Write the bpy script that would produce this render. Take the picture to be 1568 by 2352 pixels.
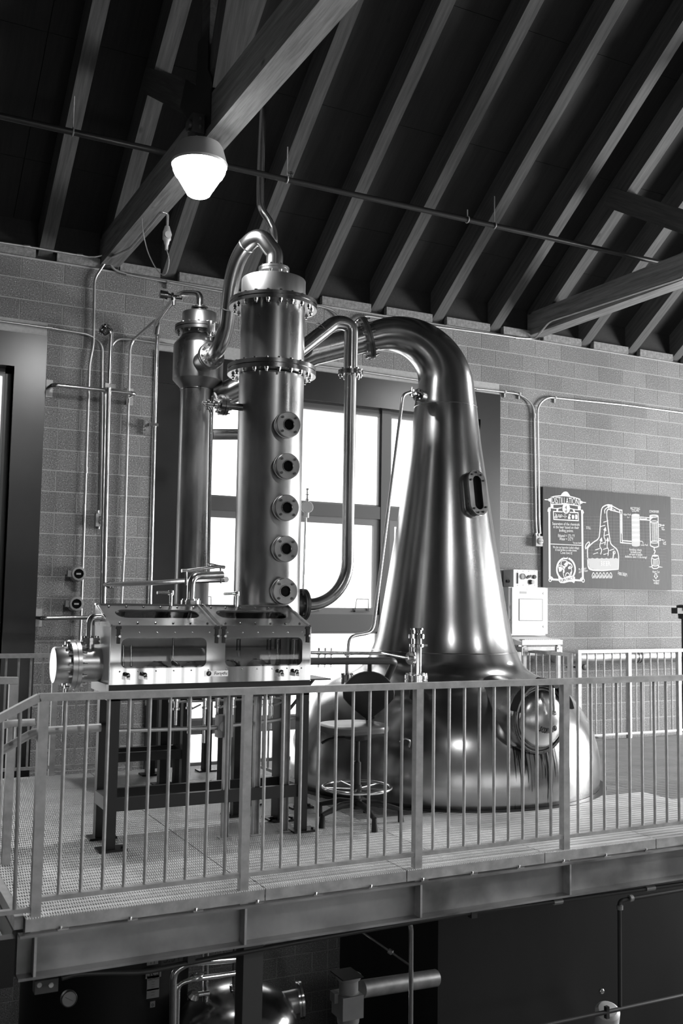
import bpy, bmesh, math, random
from mathutils import Vector, Matrix
random.seed(7)
for o in list(bpy.data.objects): bpy.data.objects.remove(o, do_unlink=True)
SC = bpy.context.scene
COL = SC.collection
V = Vector
# ------------------------------------------------------------------ camera
EYE = 1.53
FPX = 2287.0
YAW, TILT, ROLL = math.radians(26.933), math.radians(4.828), math.radians(0.933)
FW = V((math.sin(YAW)*math.cos(TILT), math.cos(YAW)*math.cos(TILT), math.sin(TILT)))
_r = V((math.cos(YAW), -math.sin(YAW), 0)); _u = _r.cross(FW)
RT = _r*math.cos(ROLL)+_u*math.sin(ROLL); UP = -_r*math.sin(ROLL)+_u*math.cos(ROLL)
CAM = V((0, 0, EYE))
cd = bpy.data.cameras.new('camera'); cam = bpy.data.objects.new('camera', cd); COL.objects.link(cam)
cd.sensor_fit = 'HORIZONTAL'; cd.sensor_width = 24.0; cd.lens = 24.0*FPX/1568.0
cd.clip_start = 0.05; cd.clip_end = 300
m3 = Matrix((RT, UP, -FW)).transposed()
cam.matrix_world = Matrix.Translation(CAM) @ m3.to_4x4()
cd.dof.use_dof = True; cd.dof.focus_distance = 7.9; cd.dof.aperture_fstop = 3.2
SC.camera = cam
# ------------------------------------------------------------------ world, exposure, daylight
SC.view_settings.view_transform = 'Standard'; SC.view_settings.look = 'None'
SC.view_settings.gamma = 1.0; SC.view_settings.use_curve_mapping = False
SC.view_settings.exposure = 0.0
wd = bpy.data.worlds.new('overcast_sky'); SC.world = wd; wd.use_nodes = True
wd.node_tree.nodes['Background'].inputs[0].default_value = (1, 1, 1, 1)
wd.node_tree.nodes['Background'].inputs[1].default_value = 3.5
WIN_E = 22.0         # daylight through each low window of the opposite wall
SIDE_E = 2150.0        # daylight through the big window of the right gable wall
LAMP_E = 26.0
LAMP_W = 52.0          # downward output of each lamp
def daylight(x, y, z, sx, sz, e, rz):
    l = bpy.data.lights.new('window_daylight', 'AREA'); l.shape = 'RECTANGLE'; l.size = sx; l.size_y = sz; l.energy = e
    o = bpy.data.objects.new('window_daylight', l); COL.objects.link(o); o.location = (x, y, z)
    o.rotation_euler = (math.radians(90), 0, rz)
ROOM_X0, ROOM_X1, ROOM_Y0, WALL_Y = -6.0, 15.0, -5.0, 9.8
FRONT_WIN = [(-1.6, 1.9), (2.7, 6.2), (7.0, 10.5)]      # x ranges of the windows behind the camera
for a, b in FRONT_WIN: daylight((a+b)/2, ROOM_Y0-0.12, -.2, b-a, 1.4, WIN_E, math.radians(180))
daylight(ROOM_X1+0.12, 4.2, 1.9, 5.0, 3.4, SIDE_E, math.radians(90))

# pixel -> point helpers (a pixel gives a direction, the plane the distance)
def ray(x, y): return FW + RT*((x-784)/FPX) - UP*((y-1176)/FPX)
def PY(x, y, Y): d = ray(x, y); return CAM + d*(Y/d.y)
def PXp(x, y, X): d = ray(x, y); return CAM + d*(X/d.x)
def PZ(x, y, Z): d = ray(x, y); return CAM + d*((Z-EYE)/d.z)
def proj(p):
    q = V(p)-CAM; d = q.dot(FW)
    return (784+FPX*q.dot(RT)/d, 1176-FPX*q.dot(UP)/d)

# ------------------------------------------------------------------ materials
MATS = {}
def _new(name):
    m = bpy.data.materials.new(name); m.use_nodes = True; MATS[name] = m
    nt = m.node_tree; b = nt.nodes['Principled BSDF']
    return m, nt, b
def gcol(v): return (v, v, v, 1)
def coords(nt, scale=(1, 1, 1), kind='Object'):
    tc = nt.nodes.new('ShaderNodeTexCoord'); mp = nt.nodes.new('ShaderNodeMapping')
    mp.inputs['Scale'].default_value = scale
    nt.links.new(tc.outputs[kind], mp.inputs[0]); return mp.outputs[0]
def noise(nt, vec, scale, detail=4, rough=.55):
    n = nt.nodes.new('ShaderNodeTexNoise'); n.inputs['Scale'].default_value = scale
    n.inputs['Detail'].default_value = detail; n.inputs['Roughness'].default_value = rough
    nt.links.new(vec, n.inputs['Vector']); return n.outputs['Fac']
def ramp(nt, fac, stops):
    r = nt.nodes.new('ShaderNodeValToRGB'); nt.links.new(fac, r.inputs[0])
    e = r.color_ramp.elements
    while len(e) < len(stops): e.new(0.5)
    for k, (p, v) in enumerate(stops): e[k].position = p; e[k].color = gcol(v)
    return r.outputs[0]
def bump(nt, b, h, strength=.3, dist=.01):
    bp = nt.nodes.new('ShaderNodeBump'); bp.inputs['Strength'].default_value = strength; bp.inputs['Distance'].default_value = dist
    nt.links.new(h, bp.inputs['Height']); nt.links.new(bp.outputs[0], b.inputs['Normal'])
def plain(name, v, rough=.5, metal=0.0, spec=.5, var=0.0, vscale=6, rvar=0.0, stretch=(1, 1, 1), bmp=0.0, bscale=60):
    m, nt, b = _new(name)
    b.inputs['Base Color'].default_value = gcol(v); b.inputs['Roughness'].default_value = rough
    b.inputs['Metallic'].default_value = metal; b.inputs['Specular IOR Level'].default_value = spec
    if var or rvar:
        c = coords(nt, stretch); f = noise(nt, c, vscale, 5)
        if var: nt.links.new(ramp(nt, f, [(.3, v*(1-var)), (.7, min(1, v*(1+var)))]), b.inputs['Base Color'])
        if rvar: nt.links.new(ramp(nt, f, [(.3, max(.03, rough-rvar)), (.7, rough+rvar)]), b.inputs['Roughness'])
    if bmp:
        c2 = coords(nt, stretch); bump(nt, b, noise(nt, c2, bscale, 3), bmp, .004)
    return m
plain('copper', .46, .25, 1, var=.16, vscale=2.2, rvar=.05, stretch=(1, 1, .35))
plain('copper_worn', .36, .33, 1, var=.3, vscale=4, rvar=.09, stretch=(1, 1, .4))
plain('copper_dark', .20, .30, 1, var=.25, vscale=5, rvar=.08)
plain('stainless', .74, .2, 1, var=.06, vscale=8, rvar=.04)
plain('stainless_mirror', .48, .09, 1)
plain('stainless_satin', .62, .34, 1, var=.08, vscale=30, stretch=(1, 1, .1))
plain('flange_iron', .10, .38, .8, var=.3, vscale=12)
plain('galvanised', .46, .48, .3, var=.22, vscale=14, rvar=.08)
plain('galvanised_web', .36, .42, .8, var=.4, vscale=2.4, rvar=.12)
plain('dark_paint', .009, .4)
plain('black', .012, .5)
plain('black_rubber', .015, .75)
plain('trim_metal', .075, .30, .9, var=.12, vscale=1.2)
plain('frame_metal', .10, .4, .3)
plain('sash_metal', .16, .4, .3)
plain('white_paint', .80, .42, var=.03, vscale=3)
plain('grey_paint', .33, .5, var=.12, vscale=5)
plain('conduit', .60, .36, .85, var=.12, vscale=10)
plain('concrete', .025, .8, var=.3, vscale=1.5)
plain('plaster', .08, .9)
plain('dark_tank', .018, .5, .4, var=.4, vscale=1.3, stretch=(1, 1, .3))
plain('chalk', .78, .8)
plain('chalk_grey', .45, .8)
plain('chalk_faint', .16, .8)
plain('ink', .02, .6)
plain('seat_pad', .10, .32, spec=.6)
plain('leather', .016, .55)
plain('label_paper', .28, .7)
plain('sprinkler_pipe', .03, .35, .4)
plain('screen', .70, .15)
plain('lamp_shade', .55, .42, .3)
plain('steel_grey', .08, .45, .4)
plain('insulation', .50, .38, .8, var=.25, vscale=9)
def wood(name, lo, hi, knots=True):
    m, nt, b = _new(name)
    c = coords(nt, (9, .55, 9)); f = noise(nt, c, 3.0, 8, .65)
    c2 = coords(nt, (60, 2.0, 60)); g = noise(nt, c2, 2.0, 3)
    mix = nt.nodes.new('ShaderNodeMath'); mix.operation = 'MULTIPLY_ADD'
    nt.links.new(g, mix.inputs[0]); mix.inputs[1].default_value = .35; nt.links.new(f, mix.inputs[2])
    col = ramp(nt, mix.outputs[0], [(.42, lo), (.85, hi)])
    if knots:
        v = nt.nodes.new('ShaderNodeTexVoronoi'); v.inputs['Scale'].default_value = 1.0
        nt.links.new(coords(nt, (2.6, 1.3, 2.6)), v.inputs['Vector'])
        k = ramp(nt, v.outputs['Distance'], [(.035, .28), (.075, 1.0)])
        mm = nt.nodes.new('ShaderNodeMixRGB'); mm.blend_type = 'MULTIPLY'; mm.inputs[0].default_value = 1
        nt.links.new(col, mm.inputs[1]); nt.links.new(k, mm.inputs[2]); col = mm.outputs[0]
    nt.links.new(col, b.inputs['Base Color']); b.inputs['Roughness'].default_value = .75
    bump(nt, b, f, .25, .004)
wood('timber', .04, .11)  # same wood as glulam, darkened to put the roof's shade into its colour
wood('glulam', .10, .32)
wood('plywood', .006, .016)  # near-black: the dimness under the roof is put into this colour
def cmu(name, base, dark, light, pos=0.0):
    m, nt, b = _new(name)
    tc = nt.nodes.new('ShaderNodeTexCoord'); geo = nt.nodes.new('ShaderNodeNewGeometry')
    f1 = noise(nt, geo.outputs['Position'], 95, 3, .7)
    f2 = noise(nt, geo.outputs['Position'], 1.1, 2)
    col = ramp(nt, f1, [(.36, dark), (.43, base), (.58, base*1.1), (.66, light)])
    col2 = ramp(nt, f2, [(.3, .85), (.7, 1.1)])
    mm = nt.nodes.new('ShaderNodeMixRGB'); mm.blend_type = 'MULTIPLY'; mm.inputs[0].default_value = 1
    nt.links.new(col, mm.inputs[1]); nt.links.new(col2, mm.inputs[2])
    oi = nt.nodes.new('ShaderNodeObjectInfo')
    rr = ramp(nt, oi.outputs['Random'], [(0, .86), (1, 1.12)])
    m2 = nt.nodes.new('ShaderNodeMixRGB'); m2.blend_type = 'MULTIPLY'; m2.inputs[0].default_value = 1
    nt.links.new(mm.outputs[0], m2.inputs[1]); nt.links.new(rr, m2.inputs[2])
    nt.links.new(m2.outputs[0], b.inputs['Base Color']); b.inputs['Roughness'].default_value = .8
    bump(nt, b, f1, .5, .006)
cmu('block', .20, .022, .66)
plain('mortar', .42, .9, var=.1, vscale=30)
def board_mat():
    m, nt, b = _new('slate_board')
    f = noise(nt, coords(nt, (40, 1, 1.5)), 3, 4)
    nt.links.new(ramp(nt, f, [(.3, .030), (.7, .050)]), b.inputs['Base Color']); b.inputs['Roughness'].default_value = .5; b.inputs['Specular IOR Level'].default_value = .2
board_mat()
def grating(name, v, rough):
    m, nt, b = _new(name)
    geo = nt.nodes.new('ShaderNodeNewGeometry'); sp = nt.nodes.new('ShaderNodeSeparateXYZ'); nt.links.new(geo.outputs['Position'], sp.inputs[0])
    def mth(op, a, bb=None, c=None):
        n = nt.nodes.new('ShaderNodeMath'); n.operation = op
        for i, x in enumerate((a, bb, c)):
            if x is None: continue
            if isinstance(x, (int, float)): n.inputs[i].default_value = x
            else: nt.links.new(x, n.inputs[i])
        return n.outputs[0]
    vv = mth('DIVIDE', sp.outputs[1], .055); row = mth('FLOOR', vv)
    uu = mth('MULTIPLY_ADD', row, .5, mth('DIVIDE', sp.outputs[0], .0125))
    du = mth('ABSOLUTE', mth('SUBTRACT', mth('FRACT', uu), .5)); dv = mth('ABSOLUTE', mth('SUBTRACT', mth('FRACT', vv), .5))
    dd = mth('ADD', mth('MULTIPLY', du, 2.0), mth('MULTIPLY', dv, 1.5))
    hole = mth('LESS_THAN', dd, .62)
    f = noise(nt, geo.outputs['Position'], 3.0, 4)
    nt.links.new(ramp(nt, f, [(.3, v*.8), (.7, v*1.15)]), b.inputs['Base Color'])
    b.inputs['Metallic'].default_value = .15; b.inputs['Roughness'].default_value = rough
    tr = nt.nodes.new('ShaderNodeBsdfTransparent'); mx = nt.nodes.new('ShaderNodeMixShader')
    nt.links.new(hole, mx.inputs[0]); nt.links.new(b.outputs[0], mx.inputs[1]); nt.links.new(tr.outputs[0], mx.inputs[2])
    nt.links.new(mx.outputs[0], nt.nodes['Material Output'].inputs[0])
    bump(nt, b, dd, .6, .006)
grating('grating', .78, .42)
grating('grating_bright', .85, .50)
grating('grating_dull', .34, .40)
def glass(name, tint=.96, gl=.12):
    m, nt, b = _new(name)
    tr = nt.nodes.new('ShaderNodeBsdfTransparent'); tr.inputs[0].default_value = gcol(tint)
    g = nt.nodes.new('ShaderNodeBsdfGlossy'); g.inputs['Roughness'].default_value = .02
    fr = nt.nodes.new('ShaderNodeFresnel'); fr.inputs[0].default_value = 1.9 if name == 'bowl_glass' else 1.45
    mx = nt.nodes.new('ShaderNodeMixShader')
    nt.links.new(fr.outputs[0], mx.inputs[0]); nt.links.new(tr.outputs[0], mx.inputs[1]); nt.links.new(g.outputs[0], mx.inputs[2])
    nt.links.new(mx.outputs[0], nt.nodes['Material Output'].inputs[0])
glass('glass'); glass('safe_glass', .93); glass('bowl_glass', .92)
plain('steel_bright', .62, .45, .15, var=.08, vscale=20)
plain('dark_glass', .006, .25, spec=.15)
def emit(name, s):
    m, nt, b = _new(name); b.inputs['Base Color'].default_value = gcol(.8)
    b.inputs['Emission Color'].default_value = gcol(1); b.inputs['Emission Strength'].default_value = s
emit('lamp_glow', LAMP_E)
def stained_copper():
    m, nt, b = _new('copper_pot')
    b.inputs['Metallic'].default_value = 1
    c = coords(nt, (1, 1, .35)); f = noise(nt, c, 2.2, 5)
    col = ramp(nt, f, [(.3, .34), (.7, .47)])
    nt.links.new(ramp(nt, f, [(.3, .18), (.7, .28)]), b.inputs['Roughness'])
    # dried runs below the manway: a wear mark with its own shape
    tc = nt.nodes.new('ShaderNodeTexCoord'); sp = nt.nodes.new('ShaderNodeSeparateXYZ'); nt.links.new(tc.outputs['Object'], sp.inputs[0])
    def mth(op, a, bb=None, cc=None):
        n = nt.nodes.new('ShaderNodeMath'); n.operation = op
        for i, x in enumerate((a, bb, cc)):
            if x is None: continue
            if isinstance(x, (int, float)): n.inputs[i].default_value = x
            else: nt.links.new(x, n.inputs[i])
        return n.outputs[0]
    st = noise(nt, coords(nt, (46, .5, 1.3)), 1.0, 4, .6)
    ax = mth('ABSOLUTE', mth('SUBTRACT', sp.outputs[0], 4.70))
    inx = mth('LESS_THAN', ax, mth('MULTIPLY_ADD', noise(nt, coords(nt, (20, .2, .2)), 1, 2), .12, .13))
    low = mth('LESS_THAN', sp.outputs[2], .45)
    front = mth('LESS_THAN', sp.outputs[1], 7.0)
    fade = mth('MULTIPLY_ADD', sp.outputs[2], .35, .36)
    msk = mth('MULTIPLY', mth('MULTIPLY', inx, low), mth('MULTIPLY', front, mth('LESS_THAN', st, mth('MULTIPLY_ADD', sp.outputs[2], .28, .37))))
    mm = nt.nodes.new('ShaderNodeMixRGB'); nt.links.new(msk, mm.inputs[0]); nt.links.new(col, mm.inputs[1]); mm.inputs[2].default_value = gcol(.05)
    nt.links.new(mm.outputs[0], b.inputs['Base Color'])
stained_copper()

# ------------------------------------------------------------------ mesh builder
class B:
    def __init__(s): s.v = []; s.f = []
    def add(s, vs, fs):
        o = len(s.v); s.v += [tuple(p) for p in vs]; s.f += [tuple(i+o for i in f) for f in fs]; return s
    def box(s, c, d, rot=None):
        x, y, z = d[0]/2, d[1]/2, d[2]/2; c = V(c)
        p = [V((a*x, b*y, e*z)) for e in (-1, 1) for a, b in ((-1, -1), (1, -1), (1, 1), (-1, 1))]
        if rot is not None: p = [rot @ q for q in p]
        return s.add([c+q for q in p], [(3, 2, 1, 0), (4, 5, 6, 7), (0, 1, 5, 4), (1, 2, 6, 5), (2, 3, 7, 6), (3, 0, 4, 7)])
    def b2(s, x0, x1, y0, y1, z0, z1): return s.box(((x0+x1)/2, (y0+y1)/2, (z0+z1)/2), (x1-x0, y1-y0, z1-z0))
    def bar(s, p, q, w, h, up=(0, 0, 1)):
        p, q = V(p), V(q); d = (q-p); L = d.length; d.normalize(); u = V(up)
        sx = d.cross(u)
        if sx.length < 1e-4: sx = d.cross(V((1, 0, 0)))
        sx.normalize(); uz = sx.cross(d)
        R = Matrix((sx, d, uz)).transposed()
        return s.box((p+q)/2, (w, L, h), R)
    def ringloop(s, c, a, r, n, ph=0.0):
        a = V(a).normalized(); t = V((0, 0, 1)) if abs(a.z) < .95 else V((1, 0, 0))
        e1 = t.cross(a).normalized(); e2 = a.cross(e1)
        return [V(c)+e1*(r*math.cos(ph+2*math.pi*k/n))+e2*(r*math.sin(ph+2*math.pi*k/n)) for k in range(n)]
    def lathe(s, prof, o, a=(0, 0, 1), n=32, cap0=True, cap1=True, ph=0.0):
        a = V(a).normalized(); o = V(o); vs = []; fs = []
        for r, h in prof: vs += s.ringloop(o+a*h, a, max(r, 1e-5), n, ph)
        for i in range(len(prof)-1):
            for k in range(n): k2 = (k+1) % n; fs.append((i*n+k, i*n+k2, (i+1)*n+k2, (i+1)*n+k))
        if cap0: fs.append(tuple(range(n-1, -1, -1)))
        if cap1: m = (len(prof)-1)*n; fs.append(tuple(m+k for k in range(n)))
        return s.add(vs, fs)
    def cyl(s, p, q, r, r2=None, n=16, caps=True):
        p, q = V(p), V(q); d = q-p
        return s.lathe([(r, 0), (r if r2 is None else r2, d.length)], p, d, n, caps, caps)
    def tube(s, pts, r, n=12, caps=True):
        pts = [V(p) for p in pts]; m = len(pts); rr = r if isinstance(r, (list, tuple)) else [r]*m
        tan = []
        for i in range(m):
            t = (pts[min(i+1, m-1)]-pts[max(i-1, 0)]); tan.append(t.normalized())
        nrm = V((0, 0, 1)) if abs(tan[0].z) < .9 else V((1, 0, 0))
        nrm = (nrm - tan[0]*nrm.dot(tan[0])).normalized(); vs = []; fs = []
        for i in range(m):
            nrm = (nrm - tan[i]*nrm.dot(tan[i])).normalized(); bn = tan[i].cross(nrm)
            vs += [pts[i]+nrm*(rr[i]*math.cos(2*math.pi*k/n))+bn*(rr[i]*math.sin(2*math.pi*k/n)) for k in range(n)]
        for i in range(m-1):
            for k in range(n): k2 = (k+1) % n; fs.append((i*n+k, i*n+k2, (i+1)*n+k2, (i+1)*n+k))
        if caps: fs += [tuple(range(n-1, -1, -1)), tuple((m-1)*n+k for k in range(n))]
        return s.add(vs, fs)
    def torus(s, c, a, R, r, n=32, m=8):
        lp = s.ringloop(c, a, R, n); a = V(a).normalized(); c = V(c); vs = []; fs = []
        for p in lp:
            d = (p-c).normalized()
            vs += [p+d*(r*math.cos(2*math.pi*k/m))+a*(r*math.sin(2*math.pi*k/m)) for k in range(m)]
        for i in range(n):
            for k in range(m):
                i2, k2 = (i+1) % n, (k+1) % m; fs.append((i*m+k, i2*m+k, i2*m+k2, i*m+k2))
        return s.add(vs, fs)
    def poly(s, pts, d):                       # planar polygon extruded by vector d
        n = len(pts); d = V(d); vs = [V(p) for p in pts]+[V(p)+d for p in pts]
        fs = [tuple(range(n-1, -1, -1)), tuple(range(n, 2*n))]+[(k, (k+1) % n, n+(k+1) % n, n+k) for k in range(n)]
        return s.add(vs, fs)
    def frame(s, outer, inner, d):             # ring between two loops of equal length, extruded by d
        n = len(outer); d = V(d); o0 = [V(p) for p in outer]; i0 = [V(p) for p in inner]
        vs = o0+i0+[p+d for p in o0]+[p+d for p in i0]; fs = []
        for k in range(n):
            j = (k+1) % n
            fs += [(k, n+k, n+j, j), (2*n+k, 2*n+j, 3*n+j, 3*n+k), (k, j, 2*n+j, 2*n+k), (n+k, 3*n+k, 3*n+j, n+j)]
        return s.add(vs, fs)
def mesh(name, b, mat, smooth=True):
    me = bpy.data.meshes.new(name); me.from_pydata(b.v, [], b.f); me.update()
    bm = bmesh.new(); bm.from_mesh(me); bmesh.ops.recalc_face_normals(bm, faces=bm.faces); bm.to_mesh(me); bm.free()
    me.materials.append(MATS[mat])
    if smooth:
        me.shade_smooth(); me.set_sharp_from_angle(angle=math.radians(38))
    return me
def link(name, me, parent=None, loc=(0, 0, 0)):
    o = bpy.data.objects.new(name, me); COL.objects.link(o); o.location = loc
    if parent is not None: o.parent = parent
    return o
def tag(o, label, cat, group=None):
    o['label'] = label; o['category'] = cat
    if group: o['group'] = group
    return o
class Thing:
    def __init__(s, name, label, cat, loc, group=None):
        s.loc = V(loc); s.o = tag(link(name, None, None, s.loc), label, cat, group)
        s.o.empty_display_size = .1
    def part(s, name, b, mat, parent=None, stuff=False, label=None, smooth=True):
        me = mesh(name, b, mat, smooth)
        o = link(name, me, parent or s.o, (0, 0, 0) if parent is not None else -s.loc)
        if stuff: o['kind'] = 'stuff'
        if label: o['label'] = label
        return o
    def inst(s, name, me, loc, parent=None, rot=None):
        o = link(name, me, parent or s.o, V(loc) if parent is not None else V(loc)-s.loc)
        if rot is not None: o.rotation_euler = rot
        return o
def single(name, b, mat, label, cat, group=None): return tag(link(name, mesh(name, b, mat)), label, cat, group)
def struct(name, b, mat, parent=None):
    o = link(name, mesh(name, b, mat) if b is not None else None, parent)
    if parent is None: o['kind'] = 'structure'
    return o
def fillet(pts, r, n=7):
    pts = [V(p) for p in pts]; out = [pts[0]]
    rr = r if isinstance(r, (list, tuple)) else [r]*len(pts)
    for i in range(1, len(pts)-1):
        a, b, c = pts[i-1], pts[i], pts[i+1]; d1 = (a-b); d2 = (c-b)
        if d1.length < 1e-6 or d2.length < 1e-6: continue
        k = min(rr[i], d1.length*.48, d2.length*.48); p, q = b+d1.normalized()*k, b+d2.normalized()*k
        if k < 1e-4: out.append(b); continue
        for j in range(n+1):
            t = j/n; out.append(p*(1-t)**2+b*(2*t*(1-t))+q*t*t)
    out.append(pts[-1]); return out
def spline(pts, n=8):
    pts = [V(p) for p in pts]; P = [pts[0]*2-pts[1]]+pts+[pts[-1]*2-pts[-2]]; out = []
    for i in range(1, len(P)-2):
        p0, p1, p2, p3 = P[i-1:i+3]
        for j in range(n):
            t = j/n; out.append(.5*((2*p1)+(p2-p0)*t+(2*p0-5*p1+4*p2-p3)*t*t+(3*p1-p0-3*p2+p3)*t**3))
    out.append(pts[-1]); return out
def rrect(cx, cz, w, h, r, n=6):
    out = []
    for k, (sx, sz) in enumerate(((1, 1), (-1, 1), (-1, -1), (1, -1))):
        for j in range(n+1):
            a = math.pi/2*(k+j/n); out.append((cx+sx*(w/2-r)+r*math.cos(a), cz+sz*(h/2-r)+r*math.sin(a)))
    return out
def recthit(cx, cz, w, h, pts):                # outer rectangle sampled to match an inner loop
    out = []
    n = len(pts)//4
    cor = [(1, 1), (-1, 1), (-1, -1), (1, -1)]
    for i, (x, z) in enumerate(pts):
        k, j = divmod(i, n); sx, sz = cor[k]; t = j/(n-1)
        X, Z = cx+sx*w/2, cz+sz*h/2
        if k in (0, 2): # starts on the side, ends on top/bottom
            p = (X, Z+(z-Z)*(1-2*t)) if t < .5 else ((X+(x-X)*(2*t-1)), Z)
        else:
            p = (X+(x-X)*(1-2*t), Z) if t < .5 else (X, Z+(z-Z)*(2*t-1))
        out.append(p)
    return out
def bolts(b, c, a, R, n, r=.012, L=.02, both=None, ph=.1, thick=0.0):
    a = V(a).normalized()
    for p in b.ringloop(c, a, R, n, ph):
        b.lathe([(r, 0), (r, L)], p, a, 6)
        if both: b.lathe([(r, 0), (r, L*.6), (r*.6, L*.6), (r*.6, L*1.5)], p-a*thick, -a, 6)
    return b
def text_mesh(body, size, mat, ax, ay, origin, thick=.001, align='CENTER', squeeze=1.0, shear=0.0):
    cu = bpy.data.curves.new('lettering', 'FONT'); cu.body = body; cu.size = size; cu.extrude = thick/2
    cu.align_x = align; cu.align_y = 'CENTER'; cu.shear = shear; cu.resolution_u = 3
    o = bpy.data.objects.new('lettering', cu); COL.objects.link(o)
    dg = bpy.context.evaluated_depsgraph_get(); me = bpy.data.meshes.new_from_object(o.evaluated_get(dg))
    bpy.data.objects.remove(o, do_unlink=True); bpy.data.curves.remove(cu)
    ax, ay = V(ax).normalized(), V(ay).normalized(); az = ax.cross(ay)
    for v in me.vertices: v.co = V(origin)+ax*(v.co.x*squeeze)+ay*v.co.y+az*v.co.z
    me.materials.clear(); me.materials.append(MATS[mat]); return me
def text_b(b, *a, **k):
    me = text_mesh(*a, **k)
    b.add([v.co for v in me.vertices], [tuple(p.vertices) for p in me.polygons]); bpy.data.meshes.remove(me); return b
# ================================================================== STRUCTURE
LOW = -3.2                       # lower floor
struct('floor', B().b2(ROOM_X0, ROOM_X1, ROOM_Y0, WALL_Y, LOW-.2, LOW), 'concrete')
# ---- back wall of concrete blocks with two tall windows
PITCH, LEN, Z0 = .205, .4064, 1.468
WTOP = 4.76
SILL = -.29
OPEN = [(-2.2, 1.44), (3.12, 6.82)]        # clear openings
TRIM = [(-2.5, 1.735), (2.83, 7.11)]       # outside of the metal surrounds
HEADZ = 3.67; TRIMZ = 4.0
wb = B()
yb0, yb1 = WALL_Y+.003, WALL_Y+.32
xs = [ROOM_X0, OPEN[0][0], OPEN[0][1], OPEN[1][0], OPEN[1][1], ROOM_X1]
for i in range(5):
    if i % 2 == 0: wb.b2(xs[i], xs[i+1], yb0, yb1, LOW, WTOP)
    else:
        wb.b2(xs[i], xs[i+1], yb0, yb1, LOW, SILL); wb.b2(xs[i], xs[i+1], yb0, yb1, HEADZ+.05, WTOP)
wall = struct('wall_back', wb, 'mortar')
blocks = []
k = -23
while Z0+k*PITCH < WTOP-.05:
    z = Z0+k*PITCH; row_a = (k % 2 == 1)
    z1 = min(z+PITCH, WTOP)
    for seg, base in (((ROOM_X0, 4.9), 1.874), ((4.9, ROOM_X1), 7.24)):
        off = base if row_a else base+.2064
        x = off-LEN*math.ceil((off-seg[0])/LEN)
        while x < seg[1]:
            a, b2 = max(x, seg[0]), min(x+LEN, seg[1]); x += LEN
            pieces = [(a, b2)]
            if z1 > SILL+.01 and z < TRIMZ-.01:
                for (t0, t1) in TRIM:
                    nxt = []
                    for (p, q) in pieces:
                        if q <= t0 or p >= t1: nxt.append((p, q))
                        else:
                            if p < t0: nxt.append((p, t0))
                            if q > t1: nxt.append((t1, q))
                    pieces = nxt
            for p, q in pieces:
                if q-p > .03: blocks.append((p, q, z, z1))
    k += 1
vis = []; far = B()
for bl in blocks:
    c = ((bl[0]+bl[1])/2, WALL_Y, (bl[2]+bl[3])/2); px, py = proj(c)
    hide = not (-40 < px < 1610 and 540 < py < 2352) or bl[2] < -.05 or (700 < px < 830 and 770 < py < 840) or (400 < px < 700 and 700 < py)
    if hide: far.b2(bl[0]+.005, bl[1]-.005, WALL_Y, WALL_Y+.03, bl[2]+.005, bl[3]-.005)
    else: vis.append(bl)
vis.sort(key=lambda b: (V(((b[0]+b[1])/2, WALL_Y, (b[2]+b[3])/2))-CAM).length)
for bl in vis[300:]: far.b2(bl[0]+.005, bl[1]-.005, WALL_Y, WALL_Y+.03, bl[2]+.005, bl[3]-.005)
BM = {}
for (a, b2, z, z1) in vis[:300]:
    key = (round(b2-a, 3), round(z1-z, 3))
    if key not in BM: BM[key] = mesh('block', B().box((0, .015, 0), (key[0]-.010, .03, key[1]-.010)), 'block', False)
    link('block', BM[key], wall, ((a+b2)/2, WALL_Y, (z+z1)/2))
fo = link('distant_blocks', mesh('distant_blocks', far, 'block', False), wall); fo['kind'] = 'stuff'

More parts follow.
